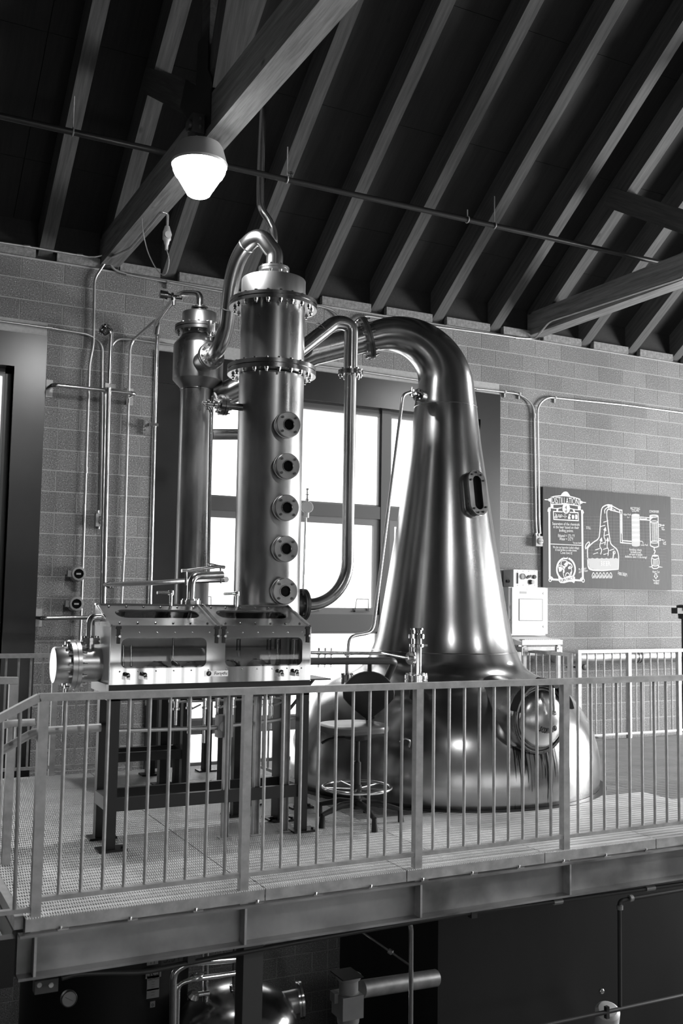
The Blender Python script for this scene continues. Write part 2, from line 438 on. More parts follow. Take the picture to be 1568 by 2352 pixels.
# ---- windows
def window(nm, x0, x1, t0, t1, mull, sashes):
    w = struct(nm, None, None); w['kind'] = 'structure'
    yf = WALL_Y-.018
    def bx(name, *a, mat='trim_metal'): return struct(name, B().b2(*a), mat, w)
    bx('jamb_panel', t0, x0, yf, WALL_Y+.02, SILL-.02, TRIMZ-.335); bx('jamb_panel', x1, t1, yf, WALL_Y+.02, SILL-.02, TRIMZ-.0)
    bx('head_panel', t0, x1, yf-.004, WALL_Y+.02, TRIMZ-.33, TRIMZ)
    bx('reveal', x0-.02, x0, WALL_Y, WALL_Y+.3, SILL, HEADZ); bx('reveal', x1, x1+.02, WALL_Y, WALL_Y+.3, SILL, HEADZ)
    bx('reveal', x0, x1, WALL_Y, WALL_Y+.3, HEADZ, HEADZ+.02)
    bx('sill', x0-.02, x1+.02, WALL_Y-.03, WALL_Y+.3, SILL-.03, SILL)
    y0, y1 = WALL_Y+.13, WALL_Y+.21
    ms = [x0]+mull+[x1]
    bx('window_frame', x0, x0+.06, y0, y1, SILL, HEADZ, mat='frame_metal'); bx('window_frame', x1-.06, x1, y0, y1, SILL, HEADZ, mat='frame_metal')
    bx('window_frame', x0, x1, y0, y1, HEADZ-.05, HEADZ, mat='frame_metal'); bx('window_frame', x0, x1, y0, y1, SILL, SILL+.07, mat='frame_metal')
    for m in mull: bx('mullion', m-.06, m+.06, y0-.02, y1, SILL, HEADZ, mat='frame_metal')
    trans = [(2.412, 2.552), (1.135, 1.325), (.108, .228)]
    for i in range(len(ms)-1):
        a, b2 = ms[i]+.06, ms[i+1]-.06
        for (za, zb) in trans: bx('transom', a, b2, y0-.015, y1, za, zb, mat='frame_metal')
        levels = [HEADZ-.05, 2.552, 2.412, 1.325, 1.135, .228, .108, SILL+.07]
        for za, zb in ((2.552, HEADZ-.05), (1.325, 2.412), (.228, 1.135), (SILL+.07, .108)):
            f = .035; op = za == 1.325; f = .075 if op else .022
            c = ((a+b2)/2, (za+zb)/2)
            o = [(c[0]+sx*(b2-a)/2, c[1]+sz*(zb-za)/2) for sx, sz in ((1, 1), (-1, 1), (-1, -1), (1, -1))]
            n = [(c[0]+sx*((b2-a)/2-f), c[1]+sz*((zb-za)/2-f)) for sx, sz in ((1, 1), (-1, 1), (-1, -1), (1, -1))]
            yy = y0+.005
            sash = struct('sash', B().frame([(x, yy, z) for x, z in o], [(x, yy, z) for x, z in n], (0, .05, 0)), 'sash_metal', w)
            pn = struct('pane', B().b2(a+f-.005, b2-f+.005, yy+.025, yy+.031, za+f-.005, zb-f+.005), 'glass', sash)
            if op:
                for hx in ((.24, .80) if b2-a > .9 else (.5,)):
                    X = a+(b2-a)*hx; zz = za+f
                    hb = B()
                    hb.tube([(X-.085, yy-.01, zz-.03), (X-.075, yy-.03, zz+.10), (X+.075, yy-.03, zz+.10), (X+.085, yy-.01, zz-.03)], .006, 6)
                    hb.b2(X-.09, X+.09, yy-.03, yy, zz-.045, zz-.03)
                    struct('sash_handle', hb, 'frame_metal', sash)
    return w
window('window_1', OPEN[0][0], OPEN[0][1], TRIM[0][0], TRIM[0][1], [-.98, .25], 0)
window('window_2', OPEN[1][0], OPEN[1][1], TRIM[1][0], TRIM[1][1], [4.36, 5.60], 0)

# ---- other walls (behind and beside the camera)
wf = B(); fx = [ROOM_X0]
for a, b2 in FRONT_WIN: fx += [a, b2]
fx.append(ROOM_X1)
for i in range(len(fx)-1):
    if i % 2 == 0: wf.b2(fx[i], fx[i+1], ROOM_Y0-.3, ROOM_Y0, LOW, WTOP)
    else: wf.b2(fx[i], fx[i+1], ROOM_Y0-.3, ROOM_Y0, LOW, -.9); wf.b2(fx[i], fx[i+1], ROOM_Y0-.3, ROOM_Y0, .5, WTOP)
struct('wall_front', wf, 'plaster')
for n, (a, b2) in enumerate(FRONT_WIN):
    w = struct('window_%d' % (n+3), None, None); w['kind'] = 'structure'
    for t in range(5): struct('mullion', B().b2(a+(b2-a)*t/4-.035, a+(b2-a)*t/4+.035, ROOM_Y0-.1, ROOM_Y0-.02, -.9, .5), 'frame_metal', w)
    for z in (-.9, -.2, .43): struct('transom', B().b2(a, b2, ROOM_Y0-.1, ROOM_Y0-.02, z, z+.07), 'frame_metal', w)
RIDGE_Y = 2.4; SLOPE = .722; RZ0 = 4.872      # underside of the rafters at the wall face
def rz(Y): return RZ0+SLOPE*(WALL_Y-.05-Y)
RID = rz(RIDGE_Y)
sw = B().b2(ROOM_X0-.3, ROOM_X0, ROOM_Y0-.3, WALL_Y+.3, LOW, WTOP)
sw.poly([(ROOM_X0-.3, ROOM_Y0-.3, WTOP), (ROOM_X0-.3, WALL_Y+.3, WTOP), (ROOM_X0-.3, RIDGE_Y, RID+.6)], (.3, 0, 0))
struct('wall_left', sw, 'plaster')
sw = B().b2(ROOM_X1, ROOM_X1+.3, ROOM_Y0-.3, 1.7, LOW, WTOP).b2(ROOM_X1, ROOM_X1+.3, 6.7, WALL_Y+.3, LOW, WTOP)
sw.b2(ROOM_X1, ROOM_X1+.3, 1.7, 6.7, LOW, .2).b2(ROOM_X1, ROOM_X1+.3, 1.7, 6.7, 3.6, WTOP)
sw.poly([(ROOM_X1, ROOM_Y0-.3, WTOP), (ROOM_X1, WALL_Y+.3, WTOP), (ROOM_X1, RIDGE_Y, RID+.6)], (.3, 0, 0))
struct('wall_right', sw, 'plaster')
w = struct('window_6', None, None); w['kind'] = 'structure'
for t in range(5): struct('mullion', B().b2(ROOM_X1+.02, ROOM_X1+.1, 1.7+1.25*t-.035, 1.7+1.25*t+.035, .2, 3.6), 'frame_metal', w)
for z in (.2, 1.9, 3.53): struct('transom', B().b2(ROOM_X1+.02, ROOM_X1+.1, 1.7, 6.7, z, z+.07), 'frame_metal', w)

# ---- roof: ceiling structure with rafters, sheathing panels, wall-plate blocking
ang = math.atan(SLOPE); dY, dZ = -math.cos(ang), math.sin(ang)
RD = .29                                         # rafter depth
nrm = V((0, math.sin(ang), math.cos(ang)))       # roof normal (up) for the back slope
cb = B()                                         # outer roof skin
for sgn in (1, -1):
    if sgn == 1: p0, p1 = V((0, WALL_Y+.6, rz(WALL_Y+.6)+.46)), V((0, RIDGE_Y, RID+.46))
    else: p0, p1 = V((0, ROOM_Y0-.6, rz(WALL_Y+.6)+.40)), V((0, RIDGE_Y, RID+.46))
    cb.poly([(ROOM_X0-.3, p0.y, p0.z), (ROOM_X1+.3, p0.y, p0.z), (ROOM_X1+.3, p1.y, p1.z), (ROOM_X0-.3, p1.y, p1.z)], (0, 0, .1))
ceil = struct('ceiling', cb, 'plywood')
rot = (-(ang), 0, 0)
RL = (WALL_Y+.35-RIDGE_Y)/math.cos(ang)
RW = .135
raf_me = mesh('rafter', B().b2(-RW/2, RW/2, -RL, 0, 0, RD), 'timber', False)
RAFX = [7.05-.823*i for i in range(6)]+[1.69-.82*i for i in range(9)]+[8.47+.79*i for i in range(8)]
TR_X = [-3.06, 2.315, 7.66, 13.0]
raf_keep = []
for x in RAFX:
    if any(abs(x-t) < .10 for t in TR_X): continue
    if x < ROOM_X0+.1 or x > ROOM_X1-.1: continue
    raf_keep.append(x)
    o = link('rafter', raf_me, ceil, (x, WALL_Y+.35, rz(WALL_Y+.35))); o.rotation_euler = rot
# plywood sheathing, butt joints every 1.22 m up the slope
pl = 1.22; px = 2.46
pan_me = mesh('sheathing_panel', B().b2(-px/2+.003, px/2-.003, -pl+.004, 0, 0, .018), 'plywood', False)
for i in range(int((ROOM_X1-ROOM_X0)/px)+1):
    for j in range(int(RL/pl)+1):
        s = j*pl; y = WALL_Y+.35+dY*s; z = rz(WALL_Y+.35)+dZ*s
        p = V((ROOM_X0+px*(i+.5), y, z))+nrm*(RD+.002)
        if p.x > ROOM_X1+1: continue
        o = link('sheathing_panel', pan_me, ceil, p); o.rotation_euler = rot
# blocking strips on the wall top between the rafters, black plates for the shaded gaps at the rafter tails
allx = sorted(raf_keep+TR_X)
for a, b2 in zip(allx[:-1], allx[1:]):
    if b2-a < .3: continue
    x0, x1 = a+.105, b2-.10
    me = mesh('blocking', B().b2(-(x1-x0)/2, (x1-x0)/2, -.02, .05, 0, .092), 'glulam', False)
    link('blocking', me, ceil, ((x0+x1)/2, WALL_Y-.002, WTOP+.003))
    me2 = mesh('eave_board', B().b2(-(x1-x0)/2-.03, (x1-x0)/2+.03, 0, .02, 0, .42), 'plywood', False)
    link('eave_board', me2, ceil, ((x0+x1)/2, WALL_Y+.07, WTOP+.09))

for x in raf_keep:
    link('gap_shade_plate', mesh('gap_shade_plate', B().b2(-.12, .12, 0, .02, 0, .13), 'black', False), ceil, (x, WALL_Y+.045, WTOP))  # black plate stands in for the shade below each rafter tail
# ---- roof trusses (bottom chord, king post, web diagonal, top chord, steel plates)
def truss(x, label):
    t = Thing('roof_truss', label, 'roof truss', (x, WALL_Y, 4.80), 'timber roof trusses')
    w = .185
    def member(name, p, q, ww, h, mat='glulam'):
        p, q = V(p), V(q); d = q-p; L = d.length
        me = mesh(name, B().b2(-ww/2, ww/2, 0, L, -h/2, h/2), mat, False)
        a = math.atan2(d.z, d.y)
        return t.inst(name, me, p, None, (a, 0, 0))
    member('bottom_chord', (x, WALL_Y+.05, 4.945), (x, -.3, 4.945), w, .29)
    yk = 6.72
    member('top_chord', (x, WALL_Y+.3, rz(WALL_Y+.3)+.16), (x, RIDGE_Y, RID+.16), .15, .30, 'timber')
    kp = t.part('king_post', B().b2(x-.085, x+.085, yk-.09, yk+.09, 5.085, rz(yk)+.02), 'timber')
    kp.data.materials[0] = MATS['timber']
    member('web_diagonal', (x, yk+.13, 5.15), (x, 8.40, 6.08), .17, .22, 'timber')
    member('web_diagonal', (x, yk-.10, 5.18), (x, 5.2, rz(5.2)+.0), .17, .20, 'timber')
    for s in (-1, 1):
        xx = x+s*(w/2+.006)
        pts = [(yk-.20, 4.86), (yk+.30, 4.86), (yk+.30, 5.10), (yk+.52, 5.30), (yk+.40, 5.47), (yk+.14, 5.30), (yk+.12, 5.62), (yk-.12, 5.62), (yk-.12, 5.30), (yk-.20, 5.2)]
        gp = t.part('gusset_plate', B().poly([(xx-.004, y, z) for y, z in pts], (.008, 0, 0)), 'black')
    return t
truss(TR_X[1], 'timber roof truss with steel plates, carrying the glowing pendant lamp above the condenser')
truss(TR_X[2], 'timber roof truss reaching the block wall above the chalkboard sign')

# ---- mezzanine platform
EDGE_Y, BACK_Y, LEFT_X, RIGHT_X = 4.94, 8.68, .885, 9.6
pf = Thing('mezzanine_platform', 'galvanised steel mezzanine platform of perforated planks', 'platform', (4, 5, LOW))
rows = []
y = EDGE_Y
ROWW = .308
JOINT = {0: [LEFT_X, 2.10, 2.96, 3.93, 4.83, 5.9, 7.2, RIGHT_X], 1: [LEFT_X, 2.035, 3.31, 5.9, RIGHT_X], 2: [LEFT_X, 2.035, 3.31, 5.9, RIGHT_X]}
ri = 0
while y < BACK_Y-.05:
    y1 = min(y+ROWW, BACK_Y); js = JOINT.get(0 if ri == 0 else 1)
    for a, b2 in zip(js[:-1], js[1:]):
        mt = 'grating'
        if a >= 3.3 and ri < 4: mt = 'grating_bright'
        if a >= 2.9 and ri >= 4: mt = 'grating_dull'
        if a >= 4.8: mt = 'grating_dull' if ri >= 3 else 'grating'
        pb = B().b2(a+.003, b2-.003, y+.0004, y1-.0004, -.004, 0)
        pb.b2(a+.003, b2-.003, y+.002, y+.005, -.062, -.004).b2(a+.003, b2-.003, y1-.005, y1-.002, -.062, -.004)
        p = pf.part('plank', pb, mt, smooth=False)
        if ri == 0: p.data.materials.append(MATS['galvanised']); [setattr(f, 'material_index', 1) for f in p.data.polygons if f.index >= 6]
    y = y1; ri += 1
# walkway to the control cabinet at the wall
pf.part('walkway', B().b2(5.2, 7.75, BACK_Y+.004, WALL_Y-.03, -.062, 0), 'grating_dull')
POSTX = [.935, 1.985, 3.04, 4.105, 5.17, 6.235, 7.3]
bz1, bz0 = -.068, -.272
def beam(name, x0, x1, Y, lab=None):
    bb = B().b2(x0, x1, Y-.03, Y+.07, bz1-.012, bz1).b2(x0, x1, Y-.03, Y+.07, bz0, bz0+.012).b2(x0, x1, Y+.035, Y+.045, bz0, bz1)
    return pf.part(name, bb, 'galvanised_web')
eb = beam('edge_beam', .86, RIGHT_X, EDGE_Y)
for X in POSTX: pf.part('stiffener', B().b2(X-.008, X+.004, EDGE_Y-.028, EDGE_Y+.04, bz0+.01, bz1-.01), 'galvanised', eb)
sb = B().b2(-1.6, .84, EDGE_Y-.02, EDGE_Y+.05, bz0-.02, -.075)
pf.part('stair_stringer', sb, 'dark_paint')  # shadow on this beam face is put into its near-black colour
beam('back_beam', .9, RIGHT_X, BACK_Y-.05)
pf.part('side_beam', B().b2(.84, .93, EDGE_Y+.06, BACK_Y, bz0, -.066), 'steel_grey')
pf.part('edge_strip', B().b2(.845, .885, 4.99, 5.94, -.06, .002), 'galvanised')
for x in (2.1, 5.9): pf.part('cross_beam', B().b2(x-.05, x+.05, EDGE_Y+.05, BACK_Y-.1, bz0, -.07), 'steel_grey')
for (x, y) in ((2.06, 5.04), (5.9, 5.04), (2.1, 8.5), (5.9, 8.5)):
    pf.part('column', B().b2(x-.055, x+.055, y-.055, y+.055, LOW, bz0), 'steel_grey')
cm = mesh('plank_clip', B().box((0, 0, 0), (.05, .012, .012)).lathe([(.008, 0), (.008, .014)], (-.012, 0, 0), (0, 0, 1), 6), 'stainless')
for i in range(14):
    x = 1.06+i*.335; pf.inst('plank_clip', cm, (x, EDGE_Y-.008, -.063))
# stairs going down to the left, between the rails
for i in range(4): pf.part('stair_tread', B().b2(.58-.28*i, .84-.28*i, 5.0, 5.93, -.21-.19*i, -.17-.19*i), 'grating', smooth=False)

# ---- railings
def railing(label, p, q, posts, z1, zb, bal, pw=.046, rh=.036, name='guard_rail', base=0.0, group=None, skip=None, topw=.045):
    p, q = V((p[0], p[1], 0)), V((q[0], q[1], 0)); d = (q-p); L = d.length; d.normalize()
    t = Thing(name, label, 'railing', (p.x, p.y, base), group)
    def at(s, z): v = p+d*s; return V((v.x, v.y, z))
    t.part('top_rail', B().bar(at(-pw/2, z1-rh/2), at(L+pw/2, z1-rh/2), topw, rh), 'galvanised')
    pm = mesh('post', B().b2(-pw/2, pw/2, -pw/2, pw/2, 0, z1-rh-base), 'galvanised')
    for s in posts: t.inst('post', pm, at(s, base))
    bm = mesh('baluster', B().lathe([(.0092, 0), (.0092, z1-rh-zb)], (0, 0, 0), (0, 0, 1), 8), 'galvanised')
    for a, b2 in zip(posts[:-1], posts[1:]):
        t.part('bottom_rail', B().bar(at(a+pw/2, zb-.012), at(b2-pw/2, zb-.012), .034, .022), 'galvanised')
        n = max(1, round((b2-a)/bal))
        for k in range(1, n): t.inst('baluster', bm, at(a+(b2-a)*k/n, zb))
    return t
railing('long galvanised guard rail with vertical balusters along the front edge of the platform', (POSTX[0], EDGE_Y+.03), (POSTX[-1], EDGE_Y+.03),
        [x-POSTX[0] for x in POSTX], 1.040, .088, .1055, base=-.068)
railing('galvanised guard rail in front of the dark left window surround', (.35, 8.62), (2.36, 8.62), [0, .66, 1.355, 2.01], 1.012, .082, .1, name='guard_rail')
railing('galvanised guard rail in front of the block wall and insulated pipe', (7.32, 8.62), (9.55, 8.62), [0, .72, 1.48, 2.23], .985, .065, .115, name='guard_rail')
railing('short galvanised guard rail running to the wall beside the white control cabinet', (7.27, 9.66), (7.27, 8.70), [0, .96], .945, .07, .118, name='guard_rail')
railing('short galvanised guard rail behind the copper column, against the bright window', (3.27, 8.55), (3.34, 7.62), [0, .93], 1.0, .09, .105, name='guard_rail', pw=.035, rh=.03)
# stair rails
sr = Thing('stair_rail', 'galvanised stair rail sloping down beside the front left post, with round handrail', 'railing', (.9, EDGE_Y+.03, -.07))
yy = EDGE_Y+.03
A = V((.912, yy, 1.022)); S2 = PY(-70, 1686, yy)
sr.part('top_rail', B().bar(A, S2, .045, .036), 'galvanised')
sr.part('bottom_rail', B().bar(PY(88, 2087, yy), PY(-60, 2104, yy), .03, .02), 'galvanised')
for x, y0, y1 in ((33, 1640, 2092),):
    sr.part('baluster', B().cyl(PY(x+14, 1620, yy), PY(x, 2092, yy), .0092, n=8), 'galvanised')
sr.part('baluster', B().cyl(PY(6, 1645, yy), PY(-9, 2096, yy), .0092, n=8), 'galvanised')
h = fillet([PY(231, 1671, 5.06), PY(80, 1680, 5.06), PY(-70, 1768, 5.06)], .05)
sr.part('handrail', B().tube(h, .0205, 16), 'galvanised')
sr2 = Thing('stair_rail', 'galvanised rail post and handrail on the far side of the stair head', 'railing', (.945, 5.96, 0))
sr2.part('post', B().b2(.925, .97, 5.935, 5.98, -.05, 1.0), 'galvanised')
sr2.part('top_rail', B().bar((.97, 5.957, 1.02), (-.3, 5.957, 1.052), .045, .038), 'galvanised')
e = V((1.06, 5.88, .79))
sr2.part('handrail', B().tube(fillet([e, (.90, 5.88, .79), (.2, 5.88, .40)], .06), .021, 14), 'galvanised')
sr2.part('handrail_bracket', B().tube(fillet([(.95, 5.95, .66), (.95, 5.88, .68), (.95, 5.88, .77)], .04), .008, 8), 'galvanised')
for k in range(4): sr2.part('baluster', B().cyl((.83-.105*k, 5.957, 1.0), (.83-.105*k, 5.957, -.15), .0092, n=8), 'galvanised')
# ================================================================== POT STILL
SX, SY = 4.705, 7.28
st = Thing('pot_still', 'huge copper pot still with onion base, tall tapering neck and swan-neck arm', 'still', (SX, SY, 0))
prof = [(1.20, -.02), (1.272, -.02), (1.288, .02), (1.296, .10), (1.296, .17), (1.283, .30), (1.238, .46), (1.165, .60), (1.075, .715), (.97, .80), (.845, .862), (.735, .915), (.668, .98), (.632, 1.05),
        (.600, 1.13), (.568, 1.243), (.532, 1.429), (.472, 1.804), (.412, 2.182), (.345, 2.635), (.307, 2.888), (.278, 3.146), (.250, 3.36)]
def smooth_prof(p, n=3):
    q = spline([V((a, b, 0)) for a, b in p], n); return [(v.x, v.y) for v in q]
body = B(); sprof = smooth_prof(prof)
hd = V((-2.005, .77, 0)).normalized()
z0 = 3.36; rho = .47; th = math.radians(107)
pts = []; rs = []
N = 26
for i in range(N+1):
    a = th*i/N; pts.append(V((SX, SY, z0))+hd*(rho-rho*math.cos(a))+V((0, 0, rho*math.sin(a)))); t = i/N
    rs.append(.250+(.132-.250)*t)
dirn = (hd*math.cos(math.radians(17))+V((0, 0, -math.sin(math.radians(17)))))
pts.append(pts[-1]+dirn*.10); rs.append(.122)
body.tube([V((SX, SY, h)) for r_, h in sprof[3:-1]]+pts, [r_ for r_, h in sprof[3:-1]]+rs, 96, False)
bo = st.part('body', body, 'copper_pot')
st.part('weld_seam', B().torus((SX, SY, 3.19), (0, 0, 1), .2735, .003, 64, 6), 'copper', bo)
st.part('weld_seam', B().torus((SX, SY, 1.085), (0, 0, 1), .6175, .005, 72, 6), 'copper', bo)
st.part('base_ring', B().lathe([(1.27, -.02), (1.345, -.02), (1.345, .004), (1.29, .006)], (SX, SY, 0), n=72, cap0=False, cap1=False), 'black')
FE = pts[-1]                                         # end of the neck: bolted flange
fl = st.part('neck_flange', B().lathe([(.12, -.022), (.190, -.022), (.190, -.003), (.183, -.003), (.183, .003), (.190, .003), (.190, .022), (.12, .022)], FE, dirn, 44), 'flange_iron')
st.part('flange_bolts', bolts(B(), FE+dirn*.022, dirn, .164, 12, .012, .026, True, .1, .044), 'stainless', fl, True)
# lyne arm to the condenser head
CXC, CYC = 2.69, 8.05
LA_END = V((CXC+.16, CYC-.06, FE.z-.58))
st.part('lyne_arm', B().tube([FE+dirn*.02, FE+dirn*.5, LA_END], [.118, .116, .105], 32), 'copper')
# side nozzle on the lyne arm beside the column
nz = FE+dirn*.60; nd = V((-.35, -.93, .1)).normalized()
nf = st.part('arm_nozzle', B().cyl(nz, nz+nd*.16, .06, n=24).lathe([(.06, .15), (.088, .15), (.088, .17), (.05, .17)], nz, nd, 28), 'copper_dark')
st.part('nozzle_rim', B().torus(nz+nd*.165, nd, .085, .006, 32, 6), 'stainless', nf)
# oval inspection window on the neck
c = PY(1077, 1137, 6.95); ca = math.atan2(c.y-SY, c.x-SX); rad = .418
on = V((math.cos(ca), math.sin(ca), .155)).normalized(); side = V((-on.y, on.x, 0)).normalized(); upv = on.cross(side); upv = upv if upv.z > 0 else -upv
oc = V((SX, SY, c.z))+V((math.cos(ca), math.sin(ca), 0))*.375
def oval(w, h, n=12):
    out = []
    for j in range(n+1): a = math.pi*j/n; out.append((w/2*math.cos(a), (h-w)/2+w/2*math.sin(a)))
    for j in range(n+1): a = math.pi+math.pi*j/n; out.append((w/2*math.cos(a), -(h-w)/2+w/2*math.sin(a)))
    return out
def opl(w, h, d): return [oc+side*a+upv*b+on*d for a, b in oval(w, h)]
fr = st.part('window_collar', B().frame(opl(.165, .375, -.03), opl(.10, .30, -.03), on*.085), 'copper_dark', bo)
f2 = st.part('inspection_window', B().frame(opl(.182, .39, .055), opl(.088, .29, .055), on*.022), 'copper_worn')
st.part('window_glass', B().poly(opl(.10, .30, .05), on*.004), 'dark_glass', f2)
nb = B(); ov = opl(.135, .345, .077)
for k in range(0, 26, 3): nb.lathe([(.0085, 0), (.0085, .014)], ov[k], on, 6)
st.part('window_bolts', nb, 'flange_iron', f2, True)
# manway on the pot shoulder, facing the front rail
mc = V((SX, 0, .655)); ma = V((.05, -1, -.02)).normalized()
mb = mc+V((0, 6.55, 0)); 
collar = st.part('manway_collar', B().lathe([(.272, .0), (.268, .40), (.262, .52), (.248, .55), (.235, .55), (.235, .35)], mb, ma, 56, False, False), 'copper')
st.part('collar_weld', B().torus(mb+ma*.545, ma, .25, .010, 48, 6), 'copper_dark', collar)
dp = []
for k in range(9):
    a = math.pi/2*k/8; dp.append((.215*math.cos(a)+.0, .10*math.sin(a)))
door = st.part('manway_door', B().lathe([(.225, -.035), (.225, 0)]+dp, mb+ma*.545, ma, 48, True, False), 'copper')
mo = mb+ma*.545; mu = V((0, 0, 1)); ms = ma.cross(mu).normalized()
ms = ms if ms.x > 0 else -ms
st.part('door_gasket', B().torus(mo-ma*.01, ma, .226, .011, 48, 6), 'black_rubber', door)
tb = B()
word = 'SCOTLAND'
for k, chh in enumerate(word):
    xo = (k-3.5)*.0205; zo = -.075+3.2*xo*xo
    r2_ = (xo*xo+zo*zo)/.215**2; h = .10*math.sqrt(1-r2_)
    nv = V((xo/.215**2, 0, 0)).x; nvec = (ms*(xo/.215**2)+mu*(zo/.215**2)+ma*(h/.10**2)).normalized()
    tang = (ms+mu*(6.4*xo)); tang = (tang-nvec*tang.dot(nvec)).normalized()
    text_b(tb, chh, .058, 'ink', tang, nvec.cross(tang), mo+ms*xo+mu*zo+ma*h+nvec*.001, .003, 'CENTER', .50)
st.part('lettering', tb, 'ink', door, label='dark raised capitals SCOTLAND')
hood = B()
hp = [mo-ma*.02+ms*(.262*math.cos(math.radians(a)))+mu*(.262*math.sin(math.radians(a))) for a in range(15, 166, 10)]
hq = [p+(p-mo)*.02+ma*.085 for p in hp]; n = len(hp)
vs = hp+hq+[p+(p-mo)*.07 for p in hp]+[p+(p-mo)*.07 for p in hq]
fs = []
for k in range(n-1):
    fs += [(k, k+1, n+k+1, n+k), (2*n+k, 3*n+k, 3*n+k+1, 2*n+k+1), (n+k, n+k+1, 3*n+k+1, 3*n+k), (k, 2*n+k, 2*n+k+1, k+1)]
fs += [(0, n, 3*n, 2*n), (n-1, 3*n-1, 4*n-1, 2*n-1)]
hood.add(vs, fs); st.part('manway_hinge_band', hood, 'black', collar)
hc = mo+mu*.275+ma*.08
st.part('door_clamp', B().cyl(hc-ma*.10, hc+ma*.10, .032, n=16).cyl(hc+ma*.05, hc+ma*.05-mu*.02, .02), 'black', door)
st.part('clamp_screw', B().cyl(hc+ma*.06, hc+ma*.075-mu*.20, .011, n=12).lathe([(.0, -.02), (.018, -.012), (.02, 0), (.016, .014), (0, .018)], hc+ma*.076-mu*.21, (0, 0, 1), 12), 'stainless', door)
# vent fitting high on the neck, with a clamped union
v0 = PY(962, 908, 7.08); vd = V((-.85, -.5, .0)).normalized()
vf = st.part('neck_fitting', B().lathe([(.05, -.06), (.05, 0), (.054, 0), (.054, .018), (.028, .018), (.028, .06), (.02, .06), (.02, .12)], v0, vd, 24), 'copper_dark')
st.part('fitting_bolts', bolts(B(), v0+vd*.018, vd, .042, 6, .008, .016), 'stainless', vf, True)
st.part('sampling_valve', B().lathe([(.012, 0), (.03, .004), (.03, .022), (.012, .026), (.012, .05)], v0+vd*.10, vd, 16).cyl(v0+vd*.13+V((0, 0, -.03)), v0+vd*.13+V((0, 0, .045)), .008, n=8), 'stainless', vf)
# lifting lug / hook on the pot side
lp = PY(932, 1705, 6.17)
st.part('pot_hook', B().tube(spline([lp+V((-.03, .03, 0)), lp+V((-.02, -.03, .03)), lp+V((.012, -.035, .01)), lp+V((.008, -.03, -.03))], 5), .007, 8), 'stainless')

# sample tube from the neck fitting
tp = v0+vd*.15
b = B(); b.tube(fillet([tp, PY(925, 906, tp.y-.02), PY(856, 1452, 6.85), PY(802, 1462, 6.80), PY(796, 1545, 6.78)], [.0, .05, .07, .06, 0]), .0135, 12)
t = Thing('sample_tube', 'thin bent metal tube hanging down the left side of the copper still neck', 'pipe', PY(796, 1545, 6.78))
t.part('tube', b, 'stainless_satin')
q = PY(797, 1553, 6.78)
t.part('flange', B().lathe([(.05, -.045), (.05, -.022), (.045, -.022), (.045, -.012), (.05, -.012), (.05, .012), (.016, .012), (.016, .12)], q, n=24), 'stainless')
t.part('flange_bolts', bolts(B(), q+V((0, 0, .012)), (0, 0, 1), .04, 8, .006, .01, True, .2, .057), 'flange_iron', None, True)
t.part('tri_clamp', B().lathe([(.016, 0), (.024, .004), (.024, .018), (.016, .022)], q+V((0, 0, .15)), n=16).tube([q+V((.02, 0, .16)), q+V((.055, -.01, .165))], .004, 6), 'stainless')

# thermowell fitting on the pot shoulder
f0 = V((4.0, 6.57, .80))
t = Thing('relief_fitting', 'polished steel clamp fitting standing on a bolted flange of the still shoulder', 'pipe fitting', f0)
t.part('nozzle', B().cyl(f0+V((0, .03, -.10)), f0+V((0, 0, .10)), .045, n=20), 'flange_iron')
fl = t.part('flange', B().lathe([(.03, .085), (.088, .085), (.088, .105), (.08, .105), (.08, .112), (.088, .112), (.088, .14), (.045, .14)], f0, n=36), 'stainless')
t.part('flange_bolts', bolts(B(), f0+V((0, 0, .14)), (0, 0, 1), .072, 8, .009, .014, True, .2, .055), 'stainless', fl, True)
t.part('riser', B().lathe([(.041, .14), (.041, .35), (.056, .352), (.056, .375), (.041, .377), (.041, .40), (.041, .415), (.062, .418), (.062, .45), (.041, .455), (.041, .48), (.052, .482), (.052, .495), (.034, .495), (.034, .45)], f0, n=28, cap1=False), 'stainless_mirror')
t.part('side_branch', B().cyl(f0+V((0, 0, .27)), f0+V((-.09, -.02, .27)), .022, n=14).lathe([(.02, .05), (.05, .052), (.05, .07), (.02, .072)], f0+V((0, 0, .27)), (-1, -.22, 0), 20), 'stainless', None)
t.part('wing_nut', B().tube([f0+V((-.07, -.02, .31)), f0+V((-.08, -.03, .35)), f0+V((-.06, -.03, .37))], .006, 6), 'stainless')
t.part('clamp_wing', B().box(f0+V((.065, -.02, .365)), (.03, .02, .014)), 'stainless')

# ================================================================== RECTIFYING COLUMN
CX, CY = 2.807, 6.70
co = Thing('rectifying_column', 'tall copper rectifying column with a vertical row of round sight glasses', 'column', (CX, CY, 0))
def flange(t, z, r, rin, th, nb, mats=('copper_dark', 'stainless'), drop=.02):
    f = t.part('flange', B().lathe([(rin, -th/2), (r, -th/2), (r, -.003), (r-.006, -.003), (r-.006, .003), (r, .003), (r, th/2), (rin, th/2)], (CX if t is co else CXC, CY if t is co else CYC, z), n=64), mats[0])
    return f
lo = co.part('lower_shell', B().lathe([(.239, .95), (.239, 3.13)], (CX, CY, 0), n=64), 'copper_worn')
co.part('upper_shell', B().lathe([(.237, 3.205), (.237, 3.65)], (CX, CY, 0), n=64), 'copper_worn')
co.part('cap', B().lathe([(.238, 3.69), (.238, 3.855), (.235, 3.860), (.20, 3.862), (.05, 3.864)], (CX, CY, 0), n=64), 'stainless_satin')
